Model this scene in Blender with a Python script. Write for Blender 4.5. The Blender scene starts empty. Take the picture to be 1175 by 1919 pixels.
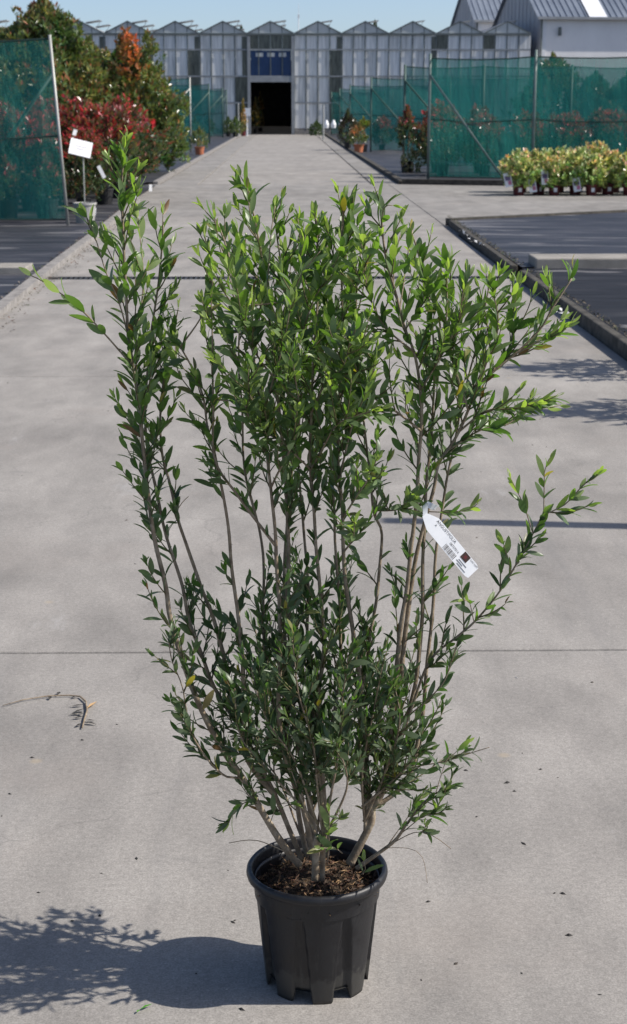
import bpy, math, random
import numpy as np
from mathutils import Vector, Matrix, Euler, noise

R = math.radians
scene = bpy.context.scene
COL = scene.collection

# ------------------------------------------------------------------ camera
CAM_H = 1.70
cam_data = bpy.data.cameras.new('camera')
cam = bpy.data.objects.new('camera', cam_data)
COL.objects.link(cam)
cam.location = (0, 0, CAM_H)
cam.rotation_euler = (R(90 - 14.13), 0, R(-0.945))
cam_data.sensor_fit = 'VERTICAL'
cam_data.sensor_height = 36.0
cam_data.lens = 56.3
cam_data.clip_start = 0.05
cam_data.clip_end = 3000
cam_data.dof.use_dof = True
cam_data.dof.focus_distance = 3.05
cam_data.dof.aperture_fstop = 14.0
scene.camera = cam

# ------------------------------------------------------------------ sky, sun, exposure
SUN_EL, SUN_AZ = R(44.0), R(96.5)          # azimuth clockwise from +Y
world = bpy.data.worlds.new('World')
scene.world = world
world.use_nodes = True
wn = world.node_tree
wn.nodes.clear()
w_out = wn.nodes.new('ShaderNodeOutputWorld')
w_bg = wn.nodes.new('ShaderNodeBackground')
w_sky = wn.nodes.new('ShaderNodeTexSky')
w_sky.sky_type = 'NISHITA'
w_sky.sun_disc = False
w_sky.sun_elevation = SUN_EL
w_sky.sun_rotation = SUN_AZ
w_sky.altitude = 0
w_sky.air_density = 0.6
w_sky.dust_density = 1.0
w_sky.ozone_density = 1.4
w_bg.inputs['Strength'].default_value = 0.125
wn.links.new(w_sky.outputs[0], w_bg.inputs[0])
wn.links.new(w_bg.outputs[0], w_out.inputs[0])

sun_data = bpy.data.lights.new('sun', 'SUN')
sun_data.energy = 4.6
sun_data.angle = R(0.55)
sun_data.color = (1.0, 0.945, 0.87)
sun = bpy.data.objects.new('sun', sun_data)
COL.objects.link(sun)
SUN_DIR = Vector((math.sin(SUN_AZ) * math.cos(SUN_EL), math.cos(SUN_AZ) * math.cos(SUN_EL), math.sin(SUN_EL)))
sun.rotation_euler = SUN_DIR.to_track_quat('Z', 'Y').to_euler()
sun.location = (8, -2, 12)

scene.view_settings.view_transform = 'Standard'
scene.view_settings.look = 'None'
scene.view_settings.exposure = 0.3
scene.view_settings.gamma = 1.0
scene.render.engine = 'CYCLES'
scene.cycles.max_bounces = 8
scene.cycles.transparent_max_bounces = 24
scene.cycles.use_denoising = True

# ------------------------------------------------------------------ survey: photo pixel -> metre
F_PX, CX, CY = 3002.0, 587.5, 959.5
CAM_M = Matrix.Translation(cam.location) @ cam.rotation_euler.to_matrix().to_4x4()
CAM_R = CAM_M.to_3x3()

def ray(px, py):
    return CAM_R @ Vector(((px - CX) / F_PX, (CY - py) / F_PX, -1.0))

def at(px, py, Y):
    """Point seen at a photo pixel, Y metres up the road."""
    d = ray(px, py)
    return Vector((0, 0, CAM_H)) + d * (Y / d.y)

def ground(px, py, z=0.0):
    d = ray(px, py)
    return Vector((0, 0, CAM_H)) + d * ((z - CAM_H) / d.z)

INV = CAM_M.inverted()
def project(p):
    q = INV @ p
    return (CX - F_PX * q.x / q.z, CY + F_PX * q.y / q.z, -q.z)

# ------------------------------------------------------------------ object helpers
def link(o, parent=None):
    COL.objects.link(o)
    if parent is not None:
        o.parent = parent
    return o

def tag(o, label=None, cat=None, group=None, kind=None):
    if label: o['label'] = label
    if cat: o['category'] = cat
    if group: o['group'] = group
    if kind: o['kind'] = kind
    return o

def empty(name, loc=(0, 0, 0), rz=0.0):
    o = bpy.data.objects.new(name, None)
    o.empty_display_size = 0.1
    o.location = loc
    o.rotation_euler = (0, 0, rz)
    return link(o)

class MB:
    """Collects shapes; build() links them as one mesh object."""
    def __init__(self):
        self.v, self.f, self.c, self.m = [], [], [], []
    def add(self, verts, faces, col=None, mat=0):
        n = len(self.v)
        self.v.extend([tuple(p) for p in verts])
        for f in faces:
            self.f.append(tuple(i + n for i in f))
            self.m.append(mat)
        self.c.extend([col if col else (1, 1, 1)] * len(verts))
        return self
    def box(self, x0, x1, y0, y1, z0, z1, mat=0, col=None):
        vs = [(x0,y0,z0),(x1,y0,z0),(x1,y1,z0),(x0,y1,z0),(x0,y0,z1),(x1,y0,z1),(x1,y1,z1),(x0,y1,z1)]
        return self.add(vs, [(0,3,2,1),(4,5,6,7),(0,1,5,4),(1,2,6,5),(2,3,7,6),(3,0,4,7)], col, mat)
    def bar(self, a, b, w, h=None, mat=0, col=None):
        """Rectangular bar from a to b."""
        a, b = Vector(a), Vector(b); h = h or w
        d = (b - a).normalized()
        up = Vector((0, 0, 1)) if abs(d.z) < 0.95 else Vector((0, 1, 0))
        s = d.cross(up).normalized() * (w / 2); u = s.cross(d).normalized() * (h / 2)
        vs = [a - s - u, a + s - u, a + s + u, a - s + u, b - s - u, b + s - u, b + s + u, b - s + u]
        return self.add(vs, [(0,3,2,1),(4,5,6,7),(0,1,5,4),(1,2,6,5),(2,3,7,6),(3,0,4,7)], col, mat)
    def tube(self, pts, rad, n=7, mat=0, col=None, cap=True):
        pts = [Vector(p) for p in pts]
        if not hasattr(rad, '__len__'): rad = [rad] * len(pts)
        vs, fs = [], []
        ref = Vector((0.31, 0.95, 0.05))
        for i, p in enumerate(pts):
            t = (pts[min(i + 1, len(pts) - 1)] - pts[max(i - 1, 0)])
            if t.length < 1e-9: t = Vector((0, 0, 1))
            t.normalize()
            if abs(t.dot(ref)) > 0.97: ref = Vector((0.9, 0.1, 0.42))
            s = t.cross(ref).normalized(); u = s.cross(t)
            for k in range(n):
                a = 2 * math.pi * k / n
                vs.append(p + (s * math.cos(a) + u * math.sin(a)) * rad[i])
        for i in range(len(pts) - 1):
            for k in range(n):
                k2 = (k + 1) % n
                fs.append((i*n + k, i*n + k2, (i+1)*n + k2, (i+1)*n + k))
        if cap:
            fs.append(tuple(range(n))[::-1]); fs.append(tuple((len(pts)-1)*n + k for k in range(n)))
        return self.add(vs, fs, col, mat)
    def lathe(self, prof, n=40, center=(0, 0, 0), mat=0, col=None):
        vs, fs = [], []
        for r, z in prof:
            for k in range(n):
                a = 2 * math.pi * k / n
                vs.append((center[0] + r * math.cos(a), center[1] + r * math.sin(a), center[2] + z))
        for i in range(len(prof) - 1):
            for k in range(n):
                k2 = (k + 1) % n
                fs.append((i*n + k, i*n + k2, (i+1)*n + k2, (i+1)*n + k))
        return self.add(vs, fs, col, mat)
    def prism(self, poly, z0, z1, mat=0):
        n = len(poly)
        vs = [(x, y, z0) for x, y in poly] + [(x, y, z1) for x, y in poly]
        fs = [tuple(range(n))[::-1], tuple(range(n, 2 * n))]
        fs += [(i, (i + 1) % n, n + (i + 1) % n, n + i) for i in range(n)]
        return self.add(vs, fs, None, mat)
    def mesh(self, name, mats, smooth=False):
        me = bpy.data.meshes.new(name)
        me.from_pydata(self.v, [], self.f)
        if not isinstance(mats, (list, tuple)): mats = [mats]
        for m in mats: me.materials.append(m)
        if len(mats) > 1: me.polygons.foreach_set('material_index', self.m)
        if any(c != (1, 1, 1) for c in self.c):
            a = me.color_attributes.new('col', 'FLOAT_COLOR', 'POINT')
            a.data.foreach_set('color', np.array([(c[0], c[1], c[2], 1.0) for c in self.c], dtype=np.float32).ravel())
        if smooth: me.polygons.foreach_set('use_smooth', [True] * len(me.polygons))
        me.update()
        return me
    def build(self, name, mats, parent=None, smooth=False):
        return link(bpy.data.objects.new(name, self.mesh(name, mats, smooth)), parent)

def bevel(o, w=0.006, seg=2):
    m = o.modifiers.new('bevel', 'BEVEL'); m.width = w; m.segments = seg; m.limit_method = 'ANGLE'
    return o

# ------------------------------------------------------------------ materials
def new_mat(name):
    m = bpy.data.materials.new(name); m.use_nodes = True
    nt = m.node_tree; b = nt.nodes['Principled BSDF']
    return m, nt, b

def N(nt, t, **kw):
    n = nt.nodes.new(t)
    for k, v in kw.items():
        if k in n.inputs: n.inputs[k].default_value = v
        else: setattr(n, k, v)
    return n

def ramp(nt, stops):
    r = nt.nodes.new('ShaderNodeValToRGB')
    while len(r.color_ramp.elements) < len(stops): r.color_ramp.elements.new(0.5)
    for e, (p, c) in zip(r.color_ramp.elements, stops):
        e.position = p; e.color = (*c, 1)
    return r

def noisy(name, c0, c1, scale=8.0, rough=0.7, bump=0.0, bscale=60.0, stretch=(1, 1, 1), spec=0.4, metal=0.0, detail=5):
    m, nt, b = new_mat(name)
    g = N(nt, 'ShaderNodeNewGeometry'); mp = N(nt, 'ShaderNodeMapping'); mp.inputs['Scale'].default_value = stretch
    nt.links.new(g.outputs['Position'], mp.inputs[0])
    n = N(nt, 'ShaderNodeTexNoise', Scale=scale, Detail=detail, Roughness=0.6)
    nt.links.new(mp.outputs[0], n.inputs['Vector'])
    r = ramp(nt, [(0.3, c0), (0.7, c1)])
    nt.links.new(n.outputs['Fac'], r.inputs[0]); nt.links.new(r.outputs[0], b.inputs['Base Color'])
    b.inputs['Roughness'].default_value = rough; b.inputs['Specular IOR Level'].default_value = spec
    b.inputs['Metallic'].default_value = metal
    if bump:
        n2 = N(nt, 'ShaderNodeTexNoise', Scale=bscale, Detail=4.0)
        nt.links.new(mp.outputs[0], n2.inputs['Vector'])
        bp = N(nt, 'ShaderNodeBump', Strength=bump, Distance=0.01)
        nt.links.new(n2.outputs['Fac'], bp.inputs['Height']); nt.links.new(bp.outputs[0], b.inputs['Normal'])
    return m

def mixc(nt, a, b, fac, mode='MIX'):
    x = nt.nodes.new('ShaderNodeMix'); x.data_type = 'RGBA'; x.blend_type = mode
    for sock, val in ((x.inputs[6], a), (x.inputs[7], b), (x.inputs[0], fac)):
        if hasattr(val, 'is_linked') or hasattr(val, 'links'): nt.links.new(val, sock)
        elif isinstance(val, (tuple, list)): sock.default_value = (*val, 1)
        else: sock.default_value = val
    return x.outputs[2]

def concrete_mat(name, lo, hi, seed=0.0):
    m, nt, b = new_mat(name)
    g = N(nt, 'ShaderNodeNewGeometry'); P_ = g.outputs['Position']
    def nz(scale, detail, rough=0.55, off=0.0, st=(1, 1, 1)):
        mp = N(nt, 'ShaderNodeMapping'); mp.inputs['Location'].default_value = (off + seed, off * 2, 0); mp.inputs['Scale'].default_value = st
        nt.links.new(P_, mp.inputs[0])
        n = N(nt, 'ShaderNodeTexNoise', Scale=scale, Detail=detail, Roughness=rough); nt.links.new(mp.outputs[0], n.inputs['Vector'])
        return n.outputs['Fac']
    def rp(sock, p0, p1, c0=(0, 0, 0), c1=(1, 1, 1)):
        r = ramp(nt, [(p0, c0), (p1, c1)]); nt.links.new(sock, r.inputs[0]); return r.outputs[0]
    base = rp(nz(0.55, 6, 0.6), 0.28, 0.72, lo, hi)                       # broad weathering
    base = mixc(nt, base, rp(nz(3.1, 5, 0.65, 3.0, (1, 0.45, 1)), 0.3, 0.7, (0.74, 0.74, 0.74), (1.16, 1.155, 1.15)), 1.0, 'MULTIPLY')
    grit = rp(nz(210, 3, 0.75, 7.0), 0.28, 0.74, (0.56, 0.56, 0.56), (1.38, 1.38, 1.38))   # sand grain
    base = mixc(nt, base, grit, 0.75, 'MULTIPLY')
    grit2 = rp(nz(70, 3, 0.7, 2.0), 0.3, 0.72, (0.78, 0.78, 0.78), (1.18, 1.18, 1.18))
    base = mixc(nt, base, grit2, 0.8, 'MULTIPLY')
    warm = rp(nz(1.3, 4, 0.6, 11.0), 0.55, 0.75)                          # faint brown dust
    base = mixc(nt, base, (0.33, 0.285, 0.25), mixc(nt, (0, 0, 0), warm, 0.28))
    pale = rp(nz(1.9, 6, 0.75, 23.0, (1.6, 0.5, 1)), 0.62, 0.70)          # pale scuffs along the road
    base = mixc(nt, base, (0.46, 0.45, 0.44), mixc(nt, (0, 0, 0), pale, 0.30))
    dark = rp(nz(2.6, 5, 0.7, 31.0, (0.6, 1.5, 1)), 0.64, 0.74)           # dark blotches
    base = mixc(nt, base, (0.15, 0.145, 0.14), mixc(nt, (0, 0, 0), dark, 0.38))
    trk = rp(nz(1.0, 5, 0.7, 51.0, (3.2, 0.09, 1)), 0.56, 0.66)             # rubbed wheel tracks along the road
    base = mixc(nt, base, (0.20, 0.193, 0.186), mixc(nt, (0, 0, 0), trk, 0.30))
    spot = rp(nz(19, 3, 0.6, 61.0), 0.70, 0.74)                            # spatter
    base = mixc(nt, base, (0.14, 0.135, 0.13), mixc(nt, (0, 0, 0), spot, 0.35))
    # small yellowish stains
    vo = N(nt, 'ShaderNodeTexVoronoi', Scale=2.3, Randomness=1.0); nt.links.new(P_, vo.inputs['Vector'])
    st = rp(vo.outputs['Distance'], 0.02, 0.05, (1, 1, 1), (0, 0, 0))
    base = mixc(nt, base, (0.46, 0.36, 0.22), mixc(nt, (0, 0, 0), st, 0.30))
    # hairline cracks
    v2 = N(nt, 'ShaderNodeTexVoronoi', Scale=0.42, Randomness=1.0); v2.feature = 'DISTANCE_TO_EDGE'
    wv = N(nt, 'ShaderNodeTexNoise', Scale=2.0, Detail=5.0); nt.links.new(P_, wv.inputs['Vector'])
    ad = N(nt, 'ShaderNodeVectorMath'); ad.operation = 'ADD'; nt.links.new(P_, ad.inputs[0]); nt.links.new(wv.outputs['Color'], ad.inputs[1])
    nt.links.new(ad.outputs[0], v2.inputs['Vector'])
    cr = rp(v2.outputs['Distance'], 0.0006, 0.0024, (1, 1, 1), (0, 0, 0))
    crm = mixc(nt, (0, 0, 0), cr, rp(nz(0.8, 3, 0.6, 40.0), 0.47, 0.54))
    base = mixc(nt, base, (0.10, 0.095, 0.09), mixc(nt, (0, 0, 0), crm, 0.28))
    nt.links.new(base, b.inputs['Base Color'])
    b.inputs['Roughness'].default_value = 0.82; b.inputs['Specular IOR Level'].default_value = 0.35
    bp = N(nt, 'ShaderNodeBump', Strength=0.35, Distance=0.0015)
    nt.links.new(nz(260, 3, 0.7, 5.0), bp.inputs['Height']); nt.links.new(bp.outputs[0], b.inputs['Normal'])
    return m

M = {}
M['concrete'] = concrete_mat('concrete', (0.258, 0.241, 0.221), (0.360, 0.339, 0.312))
M['concrete_apron'] = concrete_mat('concrete_apron', (0.225, 0.212, 0.195), (0.32, 0.305, 0.285), 17.0)
M['kerb'] = noisy('kerb_concrete', (0.16, 0.15, 0.14), (0.33, 0.31, 0.29), 9, 0.9, 0.5, 120)
M['kerb_dark'] = noisy('kerb_shade_toned', (0.022, 0.020, 0.017), (0.11, 0.10, 0.083), 9, 0.9, 0.5, 120)  # darkened base colour; shade of the road-side face is worked into it
M['beam'] = noisy('beam_concrete', (0.22, 0.205, 0.18), (0.34, 0.315, 0.28), 4, 0.85, 0.3, 120)
M['earth'] = noisy('earth', (0.07, 0.06, 0.05), (0.13, 0.11, 0.09), 2, 0.95)

def fabric_mat(name='woven_ground_fabric', k=1.0, rough=.55):
    m, nt, b = new_mat(name)
    g = N(nt, 'ShaderNodeNewGeometry')
    mp = N(nt, 'ShaderNodeMapping'); mp.inputs['Scale'].default_value = (0.35, 1.6, 1); nt.links.new(g.outputs['Position'], mp.inputs[0])
    n = N(nt, 'ShaderNodeTexNoise', Scale=1.6, Detail=7.0, Roughness=0.7); nt.links.new(mp.outputs[0], n.inputs['Vector'])
    r = ramp(nt, [(0.36, (0.014*k, 0.015*k, 0.018*k)), (0.52, (0.034*k, 0.034*k, 0.041*k)), (0.68, (0.10*k, 0.098*k, 0.102*k))]); nt.links.new(n.outputs['Fac'], r.inputs[0])
    n2 = N(nt, 'ShaderNodeTexNoise', Scale=1.7, Detail=4.0, Roughness=0.55); nt.links.new(mp.outputs[0], n2.inputs['Vector'])
    s = ramp(nt, [(0.60, (0, 0, 0)), (0.63, (1, 1, 1))]); nt.links.new(n2.outputs['Fac'], s.inputs[0])
    silt = mixc(nt, (0, 0, 0), s.outputs[0], 0.55)
    c = mixc(nt, r.outputs[0], (0.26, 0.25, 0.245), silt)
    nt.links.new(c, b.inputs['Base Color'])
    b.inputs['Roughness'].default_value = rough; b.inputs['Specular IOR Level'].default_value = 0.45 if k == 1 else .3
    w = N(nt, 'ShaderNodeTexNoise', Scale=3.0, Detail=5.0); nt.links.new(mp.outputs[0], w.inputs['Vector'])
    bp = N(nt, 'ShaderNodeBump', Strength=0.6, Distance=0.04); nt.links.new(w.outputs['Fac'], bp.inputs['Height']); nt.links.new(bp.outputs[0], b.inputs['Normal'])
    return m
M['fabric'] = fabric_mat()
M['fabric_new'] = fabric_mat('new_black_fabric', .45, .68)

def leaf_mat(name, rough=0.38, trans=0.3, back=(1.25, 1.2, 1.0)):
    """Leaf colour comes from the per-leaf colour attribute; some light passes through."""
    m, nt, b = new_mat(name)
    a = N(nt, 'ShaderNodeVertexColor'); a.layer_name = 'col'
    g = N(nt, 'ShaderNodeNewGeometry')
    pale = mixc(nt, a.outputs[0], (0.15, 0.19, 0.115), 0.62)            # underside is paler
    c = mixc(nt, a.outputs[0], pale, g.outputs['Backfacing'])
    nt.links.new(c, b.inputs['Base Color'])
    b.inputs['Roughness'].default_value = rough; b.inputs['Specular IOR Level'].default_value = 0.5
    t = N(nt, 'ShaderNodeBsdfTranslucent')
    tc = mixc(nt, c, (1.5, 1.7, 0.6), 1.0, 'MULTIPLY'); nt.links.new(tc, t.inputs[0])
    mx = N(nt, 'ShaderNodeMixShader'); mx.inputs[0].default_value = trans
    nt.links.new(b.outputs[0], mx.inputs[1]); nt.links.new(t.outputs[0], mx.inputs[2])
    nt.links.new(mx.outputs[0], nt.nodes['Material Output'].inputs[0])
    return m
M['leaf'] = leaf_mat('glossy_leaf', 0.38, 0.38)
M['shrub_leaf'] = leaf_mat('shrub_leaf', 0.24, 0.22)

def bark_mat():
    m, nt, b = new_mat('bark')
    g = N(nt, 'ShaderNodeNewGeometry')
    n = N(nt, 'ShaderNodeTexNoise', Scale=45.0, Detail=5.0, Roughness=0.7); nt.links.new(g.outputs['Position'], n.inputs['Vector'])
    r = ramp(nt, [(0.25, (0.13, 0.092, 0.058)), (0.5, (0.25, 0.192, 0.130)), (0.75, (0.41, 0.345, 0.255))]); nt.links.new(n.outputs['Fac'], r.inputs[0])
    nt.links.new(r.outputs[0], b.inputs['Base Color']); b.inputs['Roughness'].default_value = 0.8
    n2 = N(nt, 'ShaderNodeTexNoise', Scale=220.0, Detail=3.0); nt.links.new(g.outputs['Position'], n2.inputs['Vector'])
    bp = N(nt, 'ShaderNodeBump', Strength=0.5, Distance=0.002); nt.links.new(n2.outputs['Fac'], bp.inputs['Height']); nt.links.new(bp.outputs[0], b.inputs['Normal'])
    return m
M['bark'] = bark_mat()
M['green_stem'] = noisy('young_stem', (0.10, 0.085, 0.04), (0.17, 0.15, 0.07), 60, 0.7)

def pot_mat():
    m, nt, b = new_mat('black_plastic')
    g = N(nt, 'ShaderNodeNewGeometry')
    n = N(nt, 'ShaderNodeTexNoise', Scale=26.0, Detail=6.0, Roughness=0.7); nt.links.new(g.outputs['Position'], n.inputs['Vector'])
    r = ramp(nt, [(0.35, (0.006, 0.006, 0.008)), (0.75, (0.017, 0.017, 0.018))]); nt.links.new(n.outputs['Fac'], r.inputs[0])
    sx = N(nt, 'ShaderNodeSeparateXYZ'); nt.links.new(g.outputs['Position'], sx.inputs[0])
    add = N(nt, 'ShaderNodeMath'); add.operation = 'MULTIPLY_ADD'; nt.links.new(n.outputs['Fac'], add.inputs[0]); add.inputs[1].default_value = -0.10; nt.links.new(sx.outputs[2], add.inputs[2])
    al = ramp(nt, [(0.0, (1, 1, 1)), (0.012, (0, 0, 0))]); nt.links.new(add.outputs[0], al.inputs[0])   # algae and dust on the feet
    mps = N(nt, 'ShaderNodeMapping'); mps.inputs['Scale'].default_value = (1, 1, .12); nt.links.new(g.outputs['Position'], mps.inputs[0])
    ns = N(nt, 'ShaderNodeTexNoise', Scale=75.0, Detail=5.0, Roughness=0.7); nt.links.new(mps.outputs[0], ns.inputs['Vector'])
    rs = ramp(nt, [(0.58, (0, 0, 0)), (0.72, (.30, .30, .30))]); nt.links.new(ns.outputs['Fac'], rs.inputs[0])      # dried drips
    dust = mixc(nt, mixc(nt, (0, 0, 0), al.outputs[0], 0.35), rs.outputs[0], 1.0, 'ADD')
    c = mixc(nt, r.outputs[0], (0.070, 0.068, 0.058), dust)
    nt.links.new(c, b.inputs['Base Color'])
    rr = ramp(nt, [(0.3, (0.36, 0.36, 0.36)), (0.7, (0.58, 0.58, 0.58))]); nt.links.new(n.outputs['Fac'], rr.inputs[0]); nt.links.new(rr.outputs[0], b.inputs['Roughness'])
    n2 = N(nt, 'ShaderNodeTexNoise', Scale=160.0, Detail=3.0); nt.links.new(g.outputs['Position'], n2.inputs['Vector'])
    bp = N(nt, 'ShaderNodeBump', Strength=0.12, Distance=0.002); nt.links.new(n2.outputs['Fac'], bp.inputs['Height']); nt.links.new(bp.outputs[0], b.inputs['Normal'])
    return m
M['pot'] = pot_mat()
M['soil'] = noisy('potting_soil', (0.022, 0.015, 0.010), (0.085, 0.058, 0.035), 70, 0.95, 0.9, 180)

def col_mat(name, rough=0.8):
    m, nt, b = new_mat(name)
    a = N(nt, 'ShaderNodeVertexColor'); a.layer_name = 'col'
    nt.links.new(a.outputs[0], b.inputs['Base Color']); b.inputs['Roughness'].default_value = rough
    return m
M['chips'] = col_mat('litter')

def net_mat():
    m, nt, b = new_mat('green_windbreak_net')
    g = N(nt, 'ShaderNodeNewGeometry')
    mp = N(nt, 'ShaderNodeMapping'); mp.inputs['Scale'].default_value = (1, 1, 0.5); nt.links.new(g.outputs['Position'], mp.inputs[0])
    n = N(nt, 'ShaderNodeTexNoise', Scale=1.5, Detail=5.0); nt.links.new(mp.outputs[0], n.inputs['Vector'])
    r = ramp(nt, [(0.3, (0.024, 0.215, 0.175)), (0.7, (0.036, 0.285, 0.235))]); nt.links.new(n.outputs['Fac'], r.inputs[0])
    nt.links.new(r.outputs[0], b.inputs['Base Color']); b.inputs['Roughness'].default_value = 0.6
    mq = N(nt, 'ShaderNodeMapping'); mq.inputs['Scale'].default_value = (1, 1, .22); nt.links.new(g.outputs['Position'], mq.inputs[0])
    nb = N(nt, 'ShaderNodeTexNoise', Scale=4.0, Detail=5.0, Roughness=.65); nt.links.new(mq.outputs[0], nb.inputs['Vector'])
    bp = N(nt, 'ShaderNodeBump', Strength=0.8, Distance=0.12); nt.links.new(nb.outputs['Fac'], bp.inputs['Height']); nt.links.new(bp.outputs[0], b.inputs['Normal'])
    t = N(nt, 'ShaderNodeBsdfTranslucent'); nt.links.new(r.outputs[0], t.inputs[0]); nt.links.new(bp.outputs[0], t.inputs['Normal'])
    m1 = N(nt, 'ShaderNodeMixShader'); m1.inputs[0].default_value = 0.45
    nt.links.new(b.outputs[0], m1.inputs[1]); nt.links.new(t.outputs[0], m1.inputs[2])
    tr = N(nt, 'ShaderNodeBsdfTransparent')
    m2 = N(nt, 'ShaderNodeMixShader')
    op = ramp(nt, [(0.3, (0.54, 0.54, 0.54)), (0.7, (0.66, 0.66, 0.66))]); nt.links.new(n.outputs['Fac'], op.inputs[0])
    nt.links.new(op.outputs[0], m2.inputs[0])
    nt.links.new(tr.outputs[0], m2.inputs[1]); nt.links.new(m1.outputs[0], m2.inputs[2])
    nt.links.new(m2.outputs[0], nt.nodes['Material Output'].inputs[0])
    return m
M['net'] = net_mat()
M['galv'] = noisy('galvanised_tube', (0.30, 0.31, 0.29), (0.46, 0.46, 0.43), 12, 0.55, 0, 60, (1, 1, 0.3), 0.5, 0.35)
M['green_tube'] = noisy('green_painted_tube', (0.035, 0.075, 0.062), (0.06, 0.11, 0.09), 8, 0.5)
M['pale_tube'] = noisy('pale_green_tube', (0.11, 0.16, 0.145), (0.19, 0.24, 0.22), 8, 0.45)
M['wire'] = noisy('dark_green_wire', (0.012, 0.035, 0.028), (0.025, 0.055, 0.045), 8, 0.6)
M['steel_dark'] = noisy('dark_green_steel', (0.10, 0.12, 0.12), (0.16, 0.18, 0.18), 3, 0.55)
M['steel_grey'] = noisy('grey_aluminium', (0.22, 0.235, 0.25), (0.33, 0.345, 0.36), 2, 0.5)
M['pane'] = noisy('milky_pane', (0.50, 0.505, 0.50), (0.97, 0.96, 0.94), 3.0, 0.38, 0, 60, (3.2, 1, 0.14), 0.4, 0, 8)  # streaks paint the shading of curtain folds into the pane colour
M['pane_b'] = noisy('grimy_fold_pane', (0.40, 0.405, 0.40), (0.92, 0.91, 0.88), 2.2, 0.45, 0, 60, (4.0, 1, 0.22), 0.35, 0, 9)  # dirt patches plus curtain-fold shading, both painted into the colour
M['gable_pane'] = noisy('gable_pane', (0.46, 0.48, 0.47), (0.60, 0.61, 0.60), 1.5, 0.3)
M['dark_pane'] = noisy('dark_pane', (0.03, 0.036, 0.034), (0.13, 0.14, 0.12), 2.0, 0.15, 0, 60, (3, 1, 0.6), 0.5)
def roof_glass_mat():
    m = noisy('chalked_roof_glass', (0.50, 0.50, 0.48), (0.66, 0.66, 0.64), 1.0, 0.35); nt = m.node_tree
    tr = N(nt, 'ShaderNodeBsdfTransparent'); mx = N(nt, 'ShaderNodeMixShader'); mx.inputs[0].default_value = 0.5
    nt.links.new(tr.outputs[0], mx.inputs[1]); nt.links.new(nt.nodes['Principled BSDF'].outputs[0], mx.inputs[2])
    nt.links.new(mx.outputs[0], nt.nodes['Material Output'].inputs[0]); return m
M['roof_glass'] = roof_glass_mat()
M['blue'] = noisy('blue_sheet', (0.012, 0.040, 0.115), (0.02, 0.058, 0.16), 1.2, 0.4)
M['aisle'] = noisy('aisle_floor', (0.10, 0.10, 0.098), (0.17, 0.168, 0.16), 1.5, 0.9)
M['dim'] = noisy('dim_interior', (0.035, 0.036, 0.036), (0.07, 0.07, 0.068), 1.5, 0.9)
M['shed_wall'] = noisy('pale_render', (0.76, 0.74, 0.73), (0.85, 0.835, 0.82), 0.8, 0.85, 0, 60, (1, 1, 0.5))
M['shed_clad'] = noisy('grey_cladding', (0.26, 0.27, 0.305), (0.33, 0.34, 0.37), 0.8, 0.6, 0, 60, (2, 2, 0.3))
M['shed_roof'] = noisy('blue_grey_roof_sheet', (0.13, 0.155, 0.20), (0.185, 0.215, 0.265), 0.6, 0.5)
M['skylight'] = noisy('skylight_sheet', (0.72, 0.74, 0.78), (0.80, 0.82, 0.85), 2, 0.35)
M['brick'] = noisy('red_brick', (0.20, 0.075, 0.055), (0.30, 0.12, 0.085), 4, 0.9)
M['white'] = noisy('white_plastic', (0.72, 0.73, 0.74), (0.82, 0.82, 0.82), 6, 0.4)
M['tag_white'] = noisy('white_label_plastic', (0.70, 0.72, 0.74), (0.78, 0.79, 0.80), 30, 0.35)
M['ink'] = noisy('black_ink', (0.05, 0.05, 0.056), (0.13, 0.13, 0.14), 400, 0.6)
M['logo'] = noisy('dark_brown_ink', (0.025, 0.014, 0.012), (0.06, 0.028, 0.02), 300, 0.6)
M['terracotta'] = noisy('terracotta', (0.36, 0.115, 0.055), (0.47, 0.17, 0.085), 9, 0.8)
M['red_pot'] = noisy('dark_red_plastic', (0.085, 0.012, 0.014), (0.13, 0.022, 0.022), 8, 0.5)
M['grey_pot'] = noisy('grey_plastic', (0.32, 0.31, 0.29), (0.42, 0.41, 0.39), 8, 0.6)
M['small_pot'] = noisy('small_black_plastic', (0.014, 0.014, 0.015), (0.03, 0.03, 0.03), 9, 0.5)
M['pink_ink'] = noisy('pink_print', (0.42, 0.12, 0.22), (0.55, 0.22, 0.32), 60, 0.5)
M['violet_ink'] = noisy('violet_print', (0.10, 0.075, 0.16), (0.2, 0.16, 0.26), 60, 0.5)
M['wood'] = noisy('weathered_post', (0.14, 0.11, 0.08), (0.22, 0.18, 0.14), 9, 0.85, 0.3, 60, (1, 1, 0.1))
M['grate'] = noisy('cast_grate', (0.03, 0.031, 0.034), (0.07, 0.071, 0.073), 20, 0.55, 0, 60, (1, 1, 1), 0.5, 0.4)
M['pit'] = noisy('drain_pit', (0.015, 0.015, 0.015), (0.03, 0.03, 0.03), 5, 0.9)

# ------------------------------------------------------------------ ground, road, beds
def sheet(name, poly, z, mat):
    me = bpy.data.meshes.new(name); me.from_pydata([(x, y, z) for x, y in poly], [], [tuple(range(len(poly)))])
    me.materials.append(mat); o = link(bpy.data.objects.new(name, me)); tag(o, kind='structure'); return o

sheet('ground', [(-900, -60), (900, -60), (900, 1600), (-900, 1600)], -0.06, M['earth'])

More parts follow.
